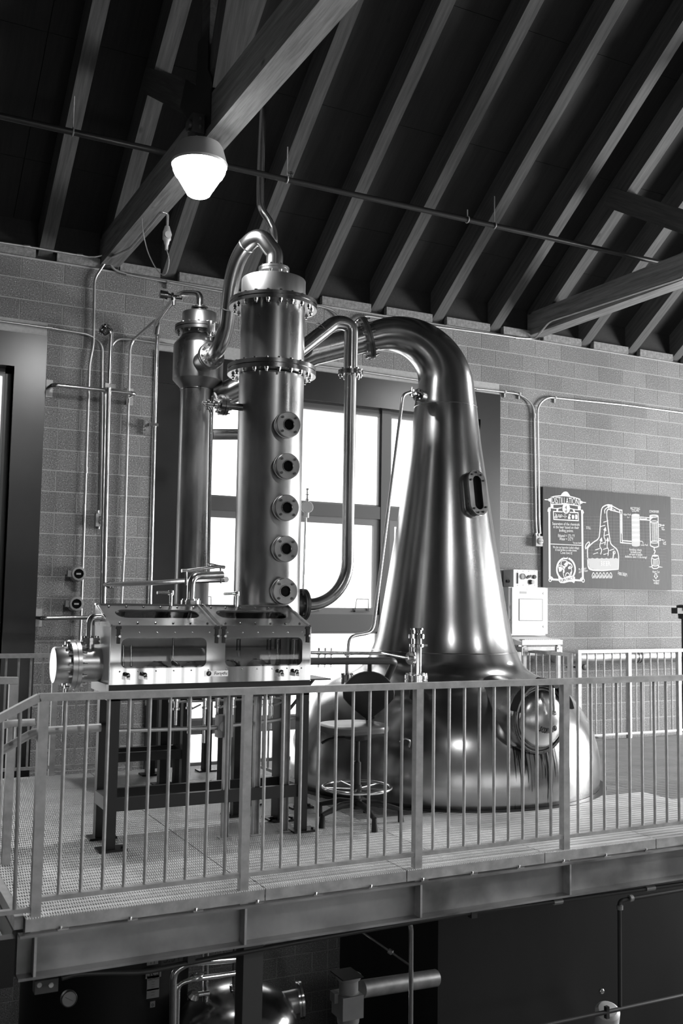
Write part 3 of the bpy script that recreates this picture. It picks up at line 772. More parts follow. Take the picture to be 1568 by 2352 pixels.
for z, th in ((3.668, .056), (3.172, .066)):
    f = co.part('flange', B().lathe([(.236, -th/2), (.326, -th/2), (.326, -.004), (.316, -.004), (.316, .004), (.326, .004), (.326, th/2), (.236, th/2)], (CX, CY, z), n=72), 'copper_dark')
    co.part('flange_bolts', bolts(B(), (CX, CY, z+th/2), (0, 0, 1), .287, 20, .0135, .017, True, .1, th), 'stainless', f, True)
b = B()
for k in range(20):                      # stand-off lugs under the flange rim
    a = 2*math.pi*(k+.5)/20
co.part('dished_bottom', B().lathe([(.239, .95), (.20, .88), (.10, .83), (.03, .82)], (CX, CY, 0), n=48), 'copper_dark')
# top nozzle flange under the gooseneck
zt = 3.940
f = co.part('top_flange', B().lathe([(.06, -.10), (.06, -.018), (.114, -.018), (.114, -.002), (.108, -.002), (.108, .002), (.114, .002), (.114, .018), (.06, .018)], (CX, CY, zt), n=40), 'copper_worn')
co.part('flange_bolts', bolts(B(), (CX, CY, zt+.018), (0, 0, 1), .095, 8, .010, .014, True, .15, .036), 'stainless', f, True)
# five sight glasses
pd = V((-.02, -1, 0)).normalized()
for yy in (973, 1069, 1165, 1260, 1358):
    zc = PY(650, yy, 6.36).z; pc = V((CX+.005, CY-.225, zc))
    s = co.part('sight_glass', B().lathe([(.082, -.04), (.082, .042), (.094, .045), (.094, .064), (.086, .066), (.086, .072), (.092, .074), (.092, .10), (.088, .104), (.040, .104), (.038, .09)], pc, pd, 40, False, False), 'copper_worn')
    co.part('glass_pane', B().lathe([(.0385, .085), (.0385, .089)], pc, pd, 28), 'dark_glass', s)
    co.part('glass_rim', B().torus(pc+pd*.105, pd, .040, .004, 28, 6), 'copper', s)
    co.part('glass_bolts', bolts(B(), pc+pd*.104, pd, .070, 4, .0095, .010, False, math.pi/4), 'flange_iron', s, True)
# side nozzle with valve, left
a = V((CX-.20, CY-.02, PY(553, 937, CY).z)); nd = V((-1, .05, .02)).normalized()
f = co.part('side_nozzle', B().cyl(a, a+nd*.17, .026, n=18).lathe([(.025, .15), (.074, .15), (.074, .172), (.068, .174), (.068, .178), (.074, .18), (.074, .205), (.03, .205), (.026, .22), (.026, .25)], a, nd, 32), 'copper_dark')
co.part('flange_bolts', bolts(B(), a+nd*.205, nd, .058, 8, .0095, .016, True, .1, .055), 'stainless', f, True)
co.part('valve', B().lathe([(.018, .22), (.034, .225), (.034, .245), (.018, .25), (.018, .28), (.03, .283), (.03, .30), (.014, .303), (.014, .33)], a, nd, 18).tube([a+nd*.26, a+nd*.27+V((0, -.03, .05))], .006, 6).tube([a+nd*.29, a+nd*.30+V((0, -.02, -.05))], .005, 6), 'stainless')
e = a+nd*.33
co.part('drop_tube', B().tube(fillet([e, PY(484, 940, 6.70), PY(478, 1316, 6.70)], .06), .0125, 12), 'stainless')
# lower right nozzle with blind flange rim
a = V((CX+.22, CY, 1.462))
f = co.part('lower_nozzle', B().cyl(a, a+V((.06, 0, 0)), .085, n=28).lathe([(.08, .05), (.118, .05), (.118, .062), (.112, .064), (.118, .066), (.118, .085), (.05, .085)], a, (1, 0, 0), 40), 'flange_iron')
co.part('flange_bolts', bolts(B(), a+V((.05, 0, 0)), (-1, 0, 0), .098, 8, .010, .016), 'stainless', f, True)
# stand legs with foot plates
for (x, y) in ((2.575, 6.62), (2.79, 6.93), (3.10, 6.70), (2.80, 6.42)):
    l = co.part('leg', B().b2(x-.03, x+.03, y-.03, y+.03, .012, 1.0), 'dark_paint')
    co.part('foot_plate', B().b2(x-.085, x+.085, y-.07, y+.07, .001, .013).lathe([(.012, .013), (.012, .028)], (x-.055, y-.045, 0), n=6).lathe([(.012, .013), (.012, .028)], (x+.055, y-.045, 0), n=6), 'dark_paint', l)
# reflux pipe at the right of the column
PXX = 3.463
t = Thing('reflux_pipe', 'copper side pipe looping from the column head down to its lowest flange', 'pipe', (PXX, CY, 1.46))
top = V((PXX, CY, 3.60)); armd = PY(706, 792, CY)
RB = PXX-(CX+.33)
t.part('lower_pipe', B().tube([V((CX+.30, CY, 1.462))]+[V((CX+.33+RB*math.sin(a_), CY, 1.462+RB*(1-math.cos(a_)))) for a_ in [math.pi/2*k/14 for k in range(15)]]+[V((PXX, CY, 3.225))], .046, 24), 'copper_worn')
up = fillet([(PXX, CY, 3.225), (PXX, CY, 3.615), PY(772, 738, CY), (CX+.20, CY, armd.z-.07)], [0, .20, .12, 0], 10)
uo = t.part('upper_elbow', B().tube(up, .054, 24), 'copper')
cdn = (V(up[-1])-V(up[-2])).normalized(); cm_ = PY(737, 757, CY)
t.part('weld_ring', B().torus(cm_, cdn, .0545, .004, 28, 6), 'copper', uo)
f = t.part('flange', B().lathe([(.045, -.02), (.096, -.02), (.096, -.002), (.090, -.002), (.090, .002), (.096, .002), (.096, .016), (.05, .016)], (PXX, CY, 3.243), n=36), 'copper_dark')
t.part('flange_bolts', bolts(B(), (PXX, CY, 3.259), (0, 0, 1), .08, 8, .010, .014, True, .2, .036), 'stainless', f, True)

# gooseneck from the column head to the condenser
g = [V((CX, CY, zt+.01)), V((CX, CY, zt+.12)), PY(618, 566, CY+.01), PY(602, 548, 6.74), PY(582, 550, 6.80), PY(560, 572, 6.90), PY(543, 606, 7.02), PY(532, 650, 7.14), PY(525, 705, 7.28), PY(519, 752, 7.40), PY(503, 797, 7.52), PY(484, 818, 7.70)]
t = Thing('gooseneck_pipe', 'copper gooseneck pipe arching from the column cap to the condenser head', 'pipe', g[0])
gp = spline(g, 7)
go = t.part('pipe', B().tube(gp, .063, 28), 'copper')
for i in (33, 56): t.part('weld_ring', B().torus(gp[i], gp[i+1]-gp[i], .0635, .004, 28, 6), 'copper_worn', go)
# vent pipe going up through the roof
vp = [V((3.45, 7.85, 3.62)), PY(629, 640, 8.45), PY(629, 545, 8.45), PY(620, 512, 8.45), PY(601, 480, 8.45), PY(597, 445, 8.45), PY(600, 330, 8.45), PY(602, 190, 8.45)]
t = Thing('vent_pipe', 'slender polished vent pipe rising behind the gooseneck into the dark roof', 'pipe', vp[0])
t.part('pipe', B().tube(spline(vp, 8), .036, 20), 'stainless')

# ================================================================== CONDENSER
cn = Thing('condenser', 'slim copper condenser with a bulging head and bolted cap, beside the left wall pipes', 'condenser', (CXC, CYC, 0))
cn.part('shell', B().lathe([(.142, 1.42), (.142, 3.275)], (CXC, CYC, 0), n=56), 'copper_worn')
cn.part('shell_weld', B().torus((CXC, CYC, 3.262), (0, 0, 1), .1425, .006, 48, 6), 'copper')
cn.part('head', B().lathe([(.142, 3.27), (.212, 3.345), (.213, 3.36), (.213, 3.64), (.208, 3.655), (.150, 3.725), (.140, 3.735), (.140, 3.77)], (CXC, CYC, 0), n=64), 'copper_worn')
f = cn.part('flange', B().lathe([(.138, -.028), (.205, -.028), (.205, -.004), (.198, -.004), (.198, .004), (.205, .004), (.205, .026), (.138, .026)], (CXC, CYC, 3.79), n=56), 'flange_iron')
cn.part('flange_bolts', bolts(B(), (CXC, CYC, 3.816), (0, 0, 1), .178, 14, .012, .016, True, .1, .054), 'stainless', f, True)
cn.part('cap', B().lathe([(.148, 3.812), (.148, 3.925), (.142, 3.935), (.06, 3.94)], (CXC, CYC, 0), n=48), 'stainless_satin')
f = cn.part('top_flange', B().lathe([(.05, 3.94), (.072, 3.945), (.072, 3.958), (.05, 3.96), (.05, 3.972), (.072, 3.974), (.072, 3.988), (.03, 3.99)], (CXC, CYC, 0), n=32), 'flange_iron')
cn.part('flange_bolts', bolts(B(), (CXC, CYC, 3.988), (0, 0, 1), .06, 8, .008, .01), 'stainless', f, True)
gd = (gp[-1]-gp[-4]).normalized(); gd = V((gd.x*.3-.05, 1, -.12)).normalized()
f = cn.part('inlet_flange', B().cyl(gp[-1]-gd*.0, gp[-1]+gd*.26, .088, n=28).lathe([(.055, -.03), (.108, -.03), (.112, -.02), (.108, -.01), (.108, .004), (.112, .012), (.108, .02), (.06, .02)], gp[-1], gd, 40), 'copper_worn')
cn.part('flange_bolts', bolts(B(), gp[-1]-gd*.03, -gd, .085, 10, .0115, .016), 'stainless', f, True)
# top outlet elbow and pipe to the wall riser
o1 = [V((CXC, CYC, 3.98)), V((CXC, CYC, 4.10)), PY(423, 674, 8.3), PY(405, 682, 8.55), PY(362, 735, 9.45), PY(358, 765, 9.56)]
cn.part('outlet_pipe', B().tube(fillet(o1, [0, .09, .06, .1, .07, 0]), .030, 16), 'stainless')
vv = PY(392, 680, 8.4)
cn.part('outlet_valve', B().lathe([(.024, -.10), (.036, -.095), (.036, -.03), (.024, -.028), (.02, .0), (.034, .004), (.034, .02), (.016, .024), (.016, .10)], vv, (1, -.1, -.06), 18), 'stainless_mirror')
cn.part('valve_drop', B().cyl(vv+V((.03, 0, 0)), vv+V((.03, 0, -.08)), .016, n=12), 'stainless'); cn.part('valve_handle', B().cyl(vv+V((-.06, 0, -.02)), vv+V((-.06, 0, -.14)), .006, n=8), 'stainless')
cn.part('relief_valve', B().lathe([(.014, -.12), (.014, -.05), (.030, -.045), (.030, -.03), (.024, -.028), (.04, 0), (.04, .085), (.02, .09)], PY(484, 762, 7.86), (0, 0, 1), 18), 'stainless')
cn.part('crossover_stub', B().cyl(PY(486, 998, CYC), PY(560, 998, CYC), .048, n=24), 'copper_worn')
# condenser base: flanged foot and stand
cn.part('base_flange', B().lathe([(.10, 1.36), (.20, 1.36), (.20, 1.39), (.19, 1.392), (.19, 1.396), (.20, 1.398), (.20, 1.425), (.142, 1.425)], (CXC, CYC, 0), n=48), 'flange_iron')
cn.part('base_bolts', bolts(B(), (CXC, CYC, 1.425), (0, 0, 1), .175, 12, .011, .016), 'stainless', None, True)
cn.part('drain', B().lathe([(.10, 1.36), (.05, 1.2), (.03, 1.1), (.03, .40)], (CXC, CYC, 0), n=24), 'copper_dark')
cn.part('support_plate', B().b2(2.38, 3.02, 7.82, 8.40, 1.32, 1.36), 'dark_paint')
for (x, y) in ((2.44, 7.90), (2.55, 7.85), (2.47, 8.36), (2.97, 8.36), (2.92, 7.82)):
    l = cn.part('leg', B().b2(x-.035, x+.035, y-.035, y+.035, .012, 1.33), 'dark_paint')
    cn.part('foot_plate', B().b2(x-.08, x+.08, y-.06, y+.06, .001, .013), 'dark_paint', l)
for y in (7.60, 7.84): cn.part('stand_rail', B().b2(1.93, 2.55, y-.02, y+.02, .25, .318), 'dark_paint')
for x in (1.96, 2.52): cn.part('stand_rail', B().b2(x-.02, x+.02, 7.62, 7.82, .25, .318), 'dark_paint')
for x, y in ((1.96, 7.60), (2.52, 7.60)):
    l = cn.part('leg', B().b2(x-.03, x+.03, y-.03, y+.03, .012, 1.33), 'dark_paint')
    cn.part('foot_plate', B().b2(x-.07, x+.07, y-.06, y+.06, .001, .013), 'dark_paint', l)
cn.part('stand_top', B().b2(1.92, 2.56, 7.56, 7.90, 1.30, 1.34), 'dark_paint')
# ================================================================== SPIRIT SAFE
X0, X1, YF, YB = 1.508, 2.832, 6.0, 6.40
ZB, ZF, ZR = .976, 1.322, 1.448
ss = Thing('spirit_safe', 'polished steel spirit safe with glazed front and sloping riveted lid', 'spirit safe', (2.17, 6.2, .937))
ss.part('base_plinth', B().b2(X0-.004, X1+.004, YF-.004, YB, .938, ZB), 'black')
ss.part('plinth_end', B().b2(X0-.02, X0-.004, YF-.004, YB-.02, .925, ZB+.005), 'white_paint')
XM = 2.19
panels = ((X0, XM), (XM, X1))
wins = (((PY(278, 1500, YF).x, PY(474, 1500, YF).x), (1.073, 1.255)), ((PY(517, 1500, YF).x, PY(694, 1500, YF).x), (1.073, 1.255)))
front = []
for (a, b2), ((wa, wb_), (za, zb)) in zip(panels, wins):
    inner = rrect((wa+wb_)/2, (za+zb)/2, wb_-wa, zb-za, .038)
    outer = recthit((a+b2)/2, (ZB+ZF)/2, b2-a, ZF-ZB, inner)
    p = ss.part('front_panel', B().frame([(x, YF, z) for x, z in outer], [(x, YF, z) for x, z in inner], (0, .006, 0)), 'stainless_mirror')
    ss.part('pane', B().b2(wa-.01, wb_+.01, YF+.007, YF+.012, za-.01, zb+.01), 'safe_glass', p)
    rb = B()
    for k in range(6):
        for z in (1.055, 1.288): rb.lathe([(.0055, 0), (.0045, .004), (0, .006)], (a+.06+(b2-a-.12)*k/5, YF, z), (0, -1, 0), 8)
    ss.part('rivets', rb, 'stainless', p, True)
    front.append(p)
# bottom sill strip, ends, back, floor
ss.part('end_panel', B().b2(X0-.006, X0, YF, YB, ZB, ZF), 'white_paint')
ss.part('end_panel', B().b2(X1, X1+.006, YF, YB, ZB, ZF), 'stainless')
for x in (X0-.006, X1):
    ss.part('lid_end', B().poly([(x, YF, ZF), (x, YB-.02, ZR), (x, YB, ZR), (x, YB, ZF)], (.006, 0, 0)), 'stainless')
ss.part('back_panel', B().b2(X0, X1, YB-.006, YB, ZB, ZR), 'steel_bright')
ss.part('safe_floor', B().b2(X0, X1, YF+.012, YB-.006, ZB, ZB+.012), 'steel_bright')
# sloping lid with two long slots of glass
sl = V((0, YB-.03-YF, ZR-ZF)); SLn = sl.length; sl.normalize(); ln = V((0, -sl.z, sl.y))
def lidp(x, s, d=0.0): return V((x, YF, ZF))+sl*s+ln*d
for (a, b2), (u0, u1) in zip(panels, ((.075, .615), (.06, .55))):
    inner = rrect(a+(u0+u1)/2, SLn*.56, u1-u0, SLn*.40, SLn*.18)
    outer = recthit((a+b2)/2, SLn/2, b2-a-.004, SLn, inner)
    p = ss.part('lid', B().frame([lidp(x, s) for x, s in outer], [lidp(x, s) for x, s in inner], ln*.007), 'stainless')
    ss.part('lid_glass', B().poly([lidp(x, s, -.004) for x, s in ((a+u0-.02, SLn*.33), (a+u1+.02, SLn*.33), (a+u1+.02, SLn*.80), (a+u0-.02, SLn*.80))], ln*.003), 'safe_glass', p)
    rb = B()
    for k in range(6):
        for s in (.12, .88): rb.lathe([(.008, 0), (.006, .006), (0, .009)], lidp(a+.06+(b2-a-.12)*k/5, SLn*s, .007), ln, 8)
    ss.part('rivets', rb, 'stainless_mirror', p, True)
ss.part('lid_ridge', B().b2(X0-.012, X1+.004, YB-.04, YB+.004, ZR, ZR+.012), 'stainless_mirror')
ss.part('lid_edge', B().b2(X0, X1, YF-.006, YF+.004, ZF, ZF+.010), 'stainless_mirror')
for x in (X0, XM-.02, XM+.02, X1-.006):
    ss.part('lid_rib', B().bar(lidp(x, 0, .01), lidp(x, SLn, .01), .012, .012, ln), 'stainless')
# hinged hasps at the front edge
for x, w in ((X0+.045, .03), (XM-.012, .03), (XM+.035, .03), (X1-.02, .03)):
    hb = B().b2(x-w/2, x+w/2, YF-.012, YF-.001, ZF-.012, ZF+.006).b2(x-.008, x+.008, YF-.014, YF-.001, ZF-.10, ZF-.01)
    h = ss.part('hasp', hb, 'dark_paint')
    ss.part('hasp_staple', B().cyl((x, YF-.001, ZF-.055), (x, YF-.035, ZF-.055), .008, n=8), 'stainless', h)
# control knobs at the bottom of the front
for px in (292, 331, 644, 679):
    p = PY(px, 1553, YF-.02)
    k = ss.part('control_knob', B().lathe([(.006, -.03), (.006, .0), (.013, .004), (.0155, .014), (.013, .024), (.0, .030)], (p.x, YF-.018, 1.032), (0, -1, .2), 16), 'stainless_mirror')
    ss.part('knob_fork', B().b2(p.x-.016, p.x-.011, YF-.045, YF, 1.006, 1.028).b2(p.x+.011, p.x+.016, YF-.045, YF, 1.006, 1.028), 'stainless', k)
# maker's plate
tx = PY(499, 1552, YF)
pl_ = ss.part('maker_plate', B().b2(tx.x-.085, tx.x+.07, YF-.003, YF-.0005, 1.014, 1.05), 'stainless', None)
ss.part('lettering', text_b(B(), 'Forsyths', .030, 'ink', (1, 0, 0), (0, 0, 1), (tx.x+.02, YF-.004, 1.032), .002, 'CENTER', .85, .25), 'ink', pl_, label='italic word Forsyths')
eb_ = ss.part('emblem', B().lathe([(.016, 0), (.016, .002)], (tx.x-.058, YF-.003, 1.032), (0, -1, 0), 24), 'ink', pl_)
text_o = ss.part('emblem_mark', text_b(B(), 'F', .022, 'chalk', (1, 0, 0), (0, 0, 1), (tx.x-.058, YF-.006, 1.032), .001, 'CENTER', 1, .2), 'chalk', pl_)
# tap lever on top, standing pipe
for px, sgn in ((392, -1), (543, -1)):
    p = PY(px, 1390, 6.36)
    l = ss.part('tap_spindle', B().cyl((p.x, 6.36, ZR), (p.x, 6.36, ZR+.085), .010, n=10).lathe([(.018, .07), (.02, .08), (.018, .10), (.0, .105)], (p.x, 6.36, ZR), n=12), 'stainless')
    ss.part('tap_lever', B().cyl((p.x+.01, 6.36, ZR+.088), (p.x-.10, 6.34, ZR+.084), .0095, n=10), 'stainless', l)
# flanged inlet on the lid
p = PY(441, 1380, 6.40)
f = ss.part('inlet_flange', B().lathe([(.03, -.01), (.066, -.01), (.066, .008), (.06, .009), (.066, .010), (.066, .028), (.03, .028)], (p.x, 6.43, ZR+.01), n=32), 'stainless')
ss.part('flange_bolts', bolts(B(), (p.x, 6.43, ZR+.038), (0, 0, 1), .052, 8, .008, .01), 'stainless_mirror', f, True)
ip = [(p.x, 6.43, ZR+.03), (p.x, 6.43, ZR+.20), (p.x+.25, 6.52, ZR+.215)]
ss.part('inlet_pipe', B().tube(fillet(ip, .07), .027, 18), 'stainless')
# glassware inside: each bowl a thing of its own
def bowl(x, y, s, lab):
    z = ZB+.012
    o = Thing('hydrometer_bowl', lab, 'glass bowl', (x, y, z), 'glass bowls inside the spirit safe')
    o.part('glass', B().lathe([(.03*s, 0), (.062*s, .018*s), (.070*s, .045*s), (.058*s, .075*s), (.03*s, .095*s), (.026*s, .10*s)], (x, y, z+.001), n=28, cap1=False), 'bowl_glass')
    o.part('rim', B().torus((x, y, z+.101*s), (0, 0, 1), .026*s, .003, 20, 6), 'stainless_mirror')
    o.part('foot', B().lathe([(.035*s, .0), (.035*s, .012)], (x, y, z+.0005), n=20), 'stainless')
bowl(PY(362, 1500, 6.2).x, 6.2, 1.1, 'glass collecting bowl in the left bay of the spirit safe beside the tap rod')
bowl(PY(440, 1500, 6.22).x, 6.22, 1.0, 'glass collecting bowl at the right of the left safe bay')
bowl(PY(530, 1500, 6.2).x, 6.2, 1.1, 'glass collecting bowl at the left end of the right safe bay')
bowl(PY(592, 1500, 6.22).x, 6.22, 1.15, 'large glass collecting bowl in the middle of the right safe bay')
for i, (px, lab) in enumerate(((547, 'thin upright glass test jar beside the left bowl of the right safe bay'), (617, 'upright glass test jar between the large bowl and the tall jars'), (637, 'tall glass test jar holding a dark hydrometer in the right safe bay'), (675, 'wide glass test jar at the right end of the safe'))):
    p = PY(px, 1500, 6.25); r = (.014, .016, .022, .034)[i]
    o = Thing('test_jar', lab, 'glass jar', (p.x, 6.25, ZB+.012), 'glass jars inside the spirit safe')
    o.part('glass', B().lathe([(r, .002), (r, .245)], (p.x, 6.25, ZB+.012), n=20, cap1=False), 'bowl_glass')
    o.part('rim', B().torus((p.x, 6.25, ZB+.257), (0, 0, 1), r, .003, 20, 6), 'stainless_mirror')
    if i in (2, 3): o.part('stem', B().cyl((p.x, 6.25, ZB+.016), (p.x, 6.25, ZB+.25), .004, n=8).lathe([(.002, .02), (.012, .03), (.012, .09), (.002, .10)], (p.x, 6.25, ZB+.012), n=12), 'stainless')
p = PY(397, 1500, 6.18)
o = Thing('swing_spout', 'steel swing spout rod hanging in the left bay of the spirit safe', 'spout', (p.x, 6.18, ZB+.1))
o.part('rod', B().cyl((p.x, 6.18, ZB+.10), (p.x, 6.18, ZF+.06), .0065, n=10), 'stainless_mirror')
o.part('spout', B().tube(spline([(p.x, 6.18, ZB+.12), (p.x+.02, 6.14, ZB+.10), (p.x+.03, 6.12, ZB+.06)], 5), .014, 12), 'flange_iron')
for px in (283, 301): ss.part('sight_tube', B().cyl(PY(px, 1482, 6.1), PY(px, 1532, 6.1), .0075, n=10), 'stainless_mirror')
# thick insulated drum seen through the safe: rear vessel
ss.part('inner_drum', B().cyl((X0+.10, 6.31, 1.10), (X1-.12, 6.31, 1.10), .075, n=28), 'steel_bright')

# table frame under the safe
tf = Thing('safe_stand', 'black welded steel stand with cross rails under the spirit safe', 'stand', (2.17, 6.2, 0))
for (x, y) in ((1.545, 6.03), (1.565, 6.35), (2.80, 6.03), (2.80, 6.36)):
    l = tf.part('leg', B().b2(x-.032, x+.032, y-.032, y+.032, .012, .925), 'dark_paint')
    tf.part('foot_plate', B().b2(x-.07, x+.10, y-.06, y+.06, .001, .013).lathe([(.012, .013), (.012, .026)], (x+.075, y-.03, 0), n=6), 'dark_paint', l)
tf.part('top_frame', B().b2(1.51, 2.832, 5.998, 6.05, .88, .937).b2(1.51, 2.832, 6.34, 6.39, .88, .937).b2(1.51, 1.56, 6.05, 6.34, .88, .937).b2(2.785, 2.832, 6.05, 6.34, .88, .937), 'dark_paint')
tf.part('cross_rail', B().b2(1.58, 2.77, 6.015, 6.05, .225, .302), 'dark_paint')
tf.part('cross_rail', B().b2(1.60, 2.77, 6.34, 6.375, .230, .298), 'dark_paint')
for x in (1.55, 2.80): tf.part('end_rail', B().b2(x-.028, x+.028, 6.065, 6.32, .225, .302), 'grey_paint')
# strut-channel posts and conduit drops between the legs
for i, (px, py, lab) in enumerate(((515, 1925, 'galvanised strut post under the spirit safe, carrying a junction box'), (585, 1917, 'slim galvanised strut post under the middle of the spirit safe'), (652, 1910, 'galvanised strut post with bent conduit top near the right leg of the safe stand'))):
    q = PZ(px, py, 0); s = Thing('strut_post', lab, 'post', (q.x, q.y, 0), 'strut posts under the safe')
    s.part('channel', B().b2(q.x-.021, q.x-.017, q.y-.02, q.y+.02, .008, .93).b2(q.x+.017, q.x+.021, q.y-.02, q.y+.02, .008, .93).b2(q.x-.021, q.x+.021, q.y+.016, q.y+.02, .008, .93), 'galvanised')
    s.part('foot', B().b2(q.x-.04, q.x+.04, q.y-.03, q.y+.03, .001, .008), 'galvanised')
    if i == 0:
        jb = s.part('junction_box', B().b2(q.x-.05, q.x+.05, q.y+.025, q.y+.09, .62, .76), 'grey_paint')
        s.part('box_cover', B().lathe([(.035, 0), (.035, .006)], (q.x-.01, q.y+.024, .69), (0, -1, 0), 20), 'galvanised', jb)
        s.part('conduit', B().cyl((q.x-.05, q.y+.06, .68), (1.58, q.y+.06, .69), .013, n=10).cyl((q.x+.05, q.y+.06, .69), (2.78, q.y+.06, .72), .013, n=10), 'conduit')
    if i == 2: s.part('bent_conduit', B().tube(fillet([(q.x, q.y+.03, .30), (q.x, q.y+.03, .88), (q.x-.12, q.y+.03, .92)], .09), .019, 12), 'galvanised')
# valve cluster under the safe
vc = Thing('valve_manifold', 'row of small steel valves and unions under the spirit safe', 'valve', (2.4, 6.2, .9))
for k in range(9):
    x = 1.98+.095*k
    vb = B().lathe([(.016, -.005), (.016, -.03), (.024, -.032), (.024, -.05), (.016, -.052), (.016, -.09), (.022, -.092), (.022, -.105), (.010, -.108), (.010, -.2-.06*(k % 3))], (x, 6.16+.03*(k % 2), .90), n=12)
    if k % 2: vb.bar((x, 6.14, .80), (x+.05, 6.11, .83), .008, .012)
    vc.part('valve', vb, 'stainless')
vc.part('manifold_pipe', B().tube(fillet([(1.95, 6.22, .845), (2.76, 6.22, .845), (2.77, 6.22, .45)], .05), .014, 10), 'stainless_satin')
# flanged vessel on the left end of the safe
yv, zv = 6.24, 1.083
t = Thing('flanged_vessel', 'short horizontal steel vessel with a big bolted flange at the left end of the safe', 'vessel', (1.37, yv, zv-.15))
t.part('body', B().lathe([(.105, 0), (.105, .19)], (1.502, yv, zv), (-1, 0, 0), 44), 'stainless_satin')
f = t.part('flange', B().lathe([(.10, .135), (.153, .135), (.153, .158), (.146, .159), (.146, .165), (.153, .166), (.153, .19), (.10, .19)], (1.502, yv, zv), (-1, 0, 0), 48), 'stainless_satin')
t.part('flange_bolts', bolts(B(), (1.502-.19, yv, zv), (-1, 0, 0), .132, 12, .0125, .022, True, .1, .055), 'stainless', f, True)
t.part('end_cap', B().lathe([(.112, .19), (.112, .275), (.107, .282), (.02, .284)], (1.502, yv, zv), (-1, 0, 0), 44), 'stainless_satin')
xe = 1.44
f = t.part('branch_flange', B().lathe([(.026, .09), (.026, .125), (.058, .126), (.058, .142), (.052, .143), (.052, .147), (.058, .148), (.058, .166), (.026, .166)], (xe, yv, zv), (0, 0, 1), 32), 'stainless')
t.part('flange_bolts', bolts(B(), (xe, yv, zv+.166), (0, 0, 1), .046, 6, .007, .01), 'stainless_mirror', f, True)
t.part('elbow_pipe', B().tube(fillet([(xe, yv, zv+.16), (xe, yv, zv+.285), (X0-.008, yv, zv+.29)], .11, 10), .027, 18), 'stainless')
t.part('drain_leg', B().cyl((1.30, yv, zv-.14), (1.30, yv, .62), .012, n=10), 'stainless')
# pipes leaving the right end of the safe
t = Thing('transfer_pipe', 'thick dark transfer pipe leaving the right end of the spirit safe', 'pipe', (X1, 6.2, 1.08))
e = PY(900, 1519, 6.15)
t.part('collar', B().lathe([(.02, 0), (.052, .002), (.05, .03), (.03, .034)], (X1+.007, 6.2, 1.085), (1, 0, 0), 24), 'black')
t.part('pipe', B().tube(fillet([(X1+.03, 6.2, 1.085), (e.x, e.y, e.z+.004), (e.x+.03, e.y+.02, e.z-.01), (e.x+.02, e.y+.25, e.z-.30)], [.0, .04, .05, 0]), .025, 18), 'steel_grey')
t = Thing('wash_tube', 'thin polished tube from the spirit safe to the clamp fitting on the still', 'pipe', (X1, 6.25, 1.13))
t.part('tube', B().tube(fillet([(X1+.008, 6.28, 1.14), PY(880, 1501, 6.35), f0+V((-.10, -.02, .27))], .05), .0115, 12), 'stainless')
t.part('end_valve', B().lathe([(.012, 0), (.024, .004), (.024, .03), (.012, .034)], (X1+.03, 6.28, 1.14), (1, 0, 0), 14).tube([(X1+.04, 6.25, 1.16), (X1+.06, 6.24, 1.22), (X1+.02, 6.24, 1.25)], .009, 8), 'stainless')
b = B()
for k in range(3):
    q = PY(733+14*k, 1488, 6.5); b.cyl(q, q+V((0, 0, -.14)), .010, n=8).lathe([(.018, -.03), (.018, -.05)], q, n=10)
t.part('small_unions', b, 'stainless', None, True)
# small shelf bracket right of the safe
t = Thing('shelf_bracket', 'thin steel shelf on a diagonal brace between the safe and the stool', 'shelf', (2.95, 6.35, .93))
t.part('shelf', B().b2(X1+.012, 3.14, 6.30, 6.62, .945, .955), 'steel_grey')
t.part('brace', B().bar((2.85, 6.46, .68), (3.08, 6.46, .935), .03, .012), 'steel_grey')
t.part('bracket_leg', B().b2(2.845, 2.885, 6.44, 6.48, .6, .944), 'steel_grey')

# ================================================================== STOOL
sx, sy = 3.262, 6.12
s = Thing('swivel_stool', 'black swivel drafting stool with round foot ring beside the still', 'stool', (sx, sy, 0))
for k in range(5):
    a = math.radians(-95+72*k); d = V((math.cos(a), math.sin(a), 0))
    l = s.part('base_leg', B().tube([V((sx, sy, .125))+d*.03, V((sx, sy, .125))+d*.14, V((sx, sy, .082))+d*.305], [.026, .023, .015], 10), 'leather')
    s.part('glide', B().cyl(V((sx, sy, .084))+d*.298, V((sx, sy, .001))+d*.305, .016, .022, 10), 'black_rubber', l)
s.part('column', B().lathe([(.036, .09), (.036, .15), (.026, .16), (.026, .40), (.015, .41), (.015, .60)], (sx, sy, 0), n=20), 'black')
r = s.part('foot_ring', B().torus((sx, sy, .232), (0, 0, 1), .232, .0115, 48, 10), 'stainless')
sp = B()
for k in range(5):
    a = math.radians(20+72*k); sp.cyl((sx+.02*math.cos(a), sy+.02*math.sin(a), .222), (sx+.23*math.cos(a), sy+.23*math.sin(a), .232), .007, n=8)
s.part('ring_spokes', sp, 'stainless', r)
s.part('ring_hub', B().lathe([(.033, .20), (.033, .25)], (sx, sy, 0), n=16), 'black', r)
RTv = V((math.cos(YAW), -math.sin(YAW), 0)); TC = V((-math.sin(YAW), -math.cos(YAW), 0))
sd = (RTv*-.85+TC*.5).normalized(); sn = V((-sd.y, sd.x, 0))
seat = B(); pts_ = []
for k in range(28):
    a = 2*math.pi*k/28; ex = abs(math.cos(a))**.75*math.copysign(1, math.cos(a)); ey = abs(math.sin(a))**.75*math.copysign(1, math.sin(a))
    pts_.append((ex, ey))
sc_ = V((sx, sy, 0))-RTv*.035
lv = [(.84, .600), (.97, .612), (1.0, .632), (.985, .650), (.90, .660), (.6, .654), (.2, .650)]
vs = []; fs = []
for f_, z in lv: vs += [sc_+sd*(ex*.235*f_)+sn*(ey*.225*f_)+V((0, 0, z)) for ex, ey in pts_]
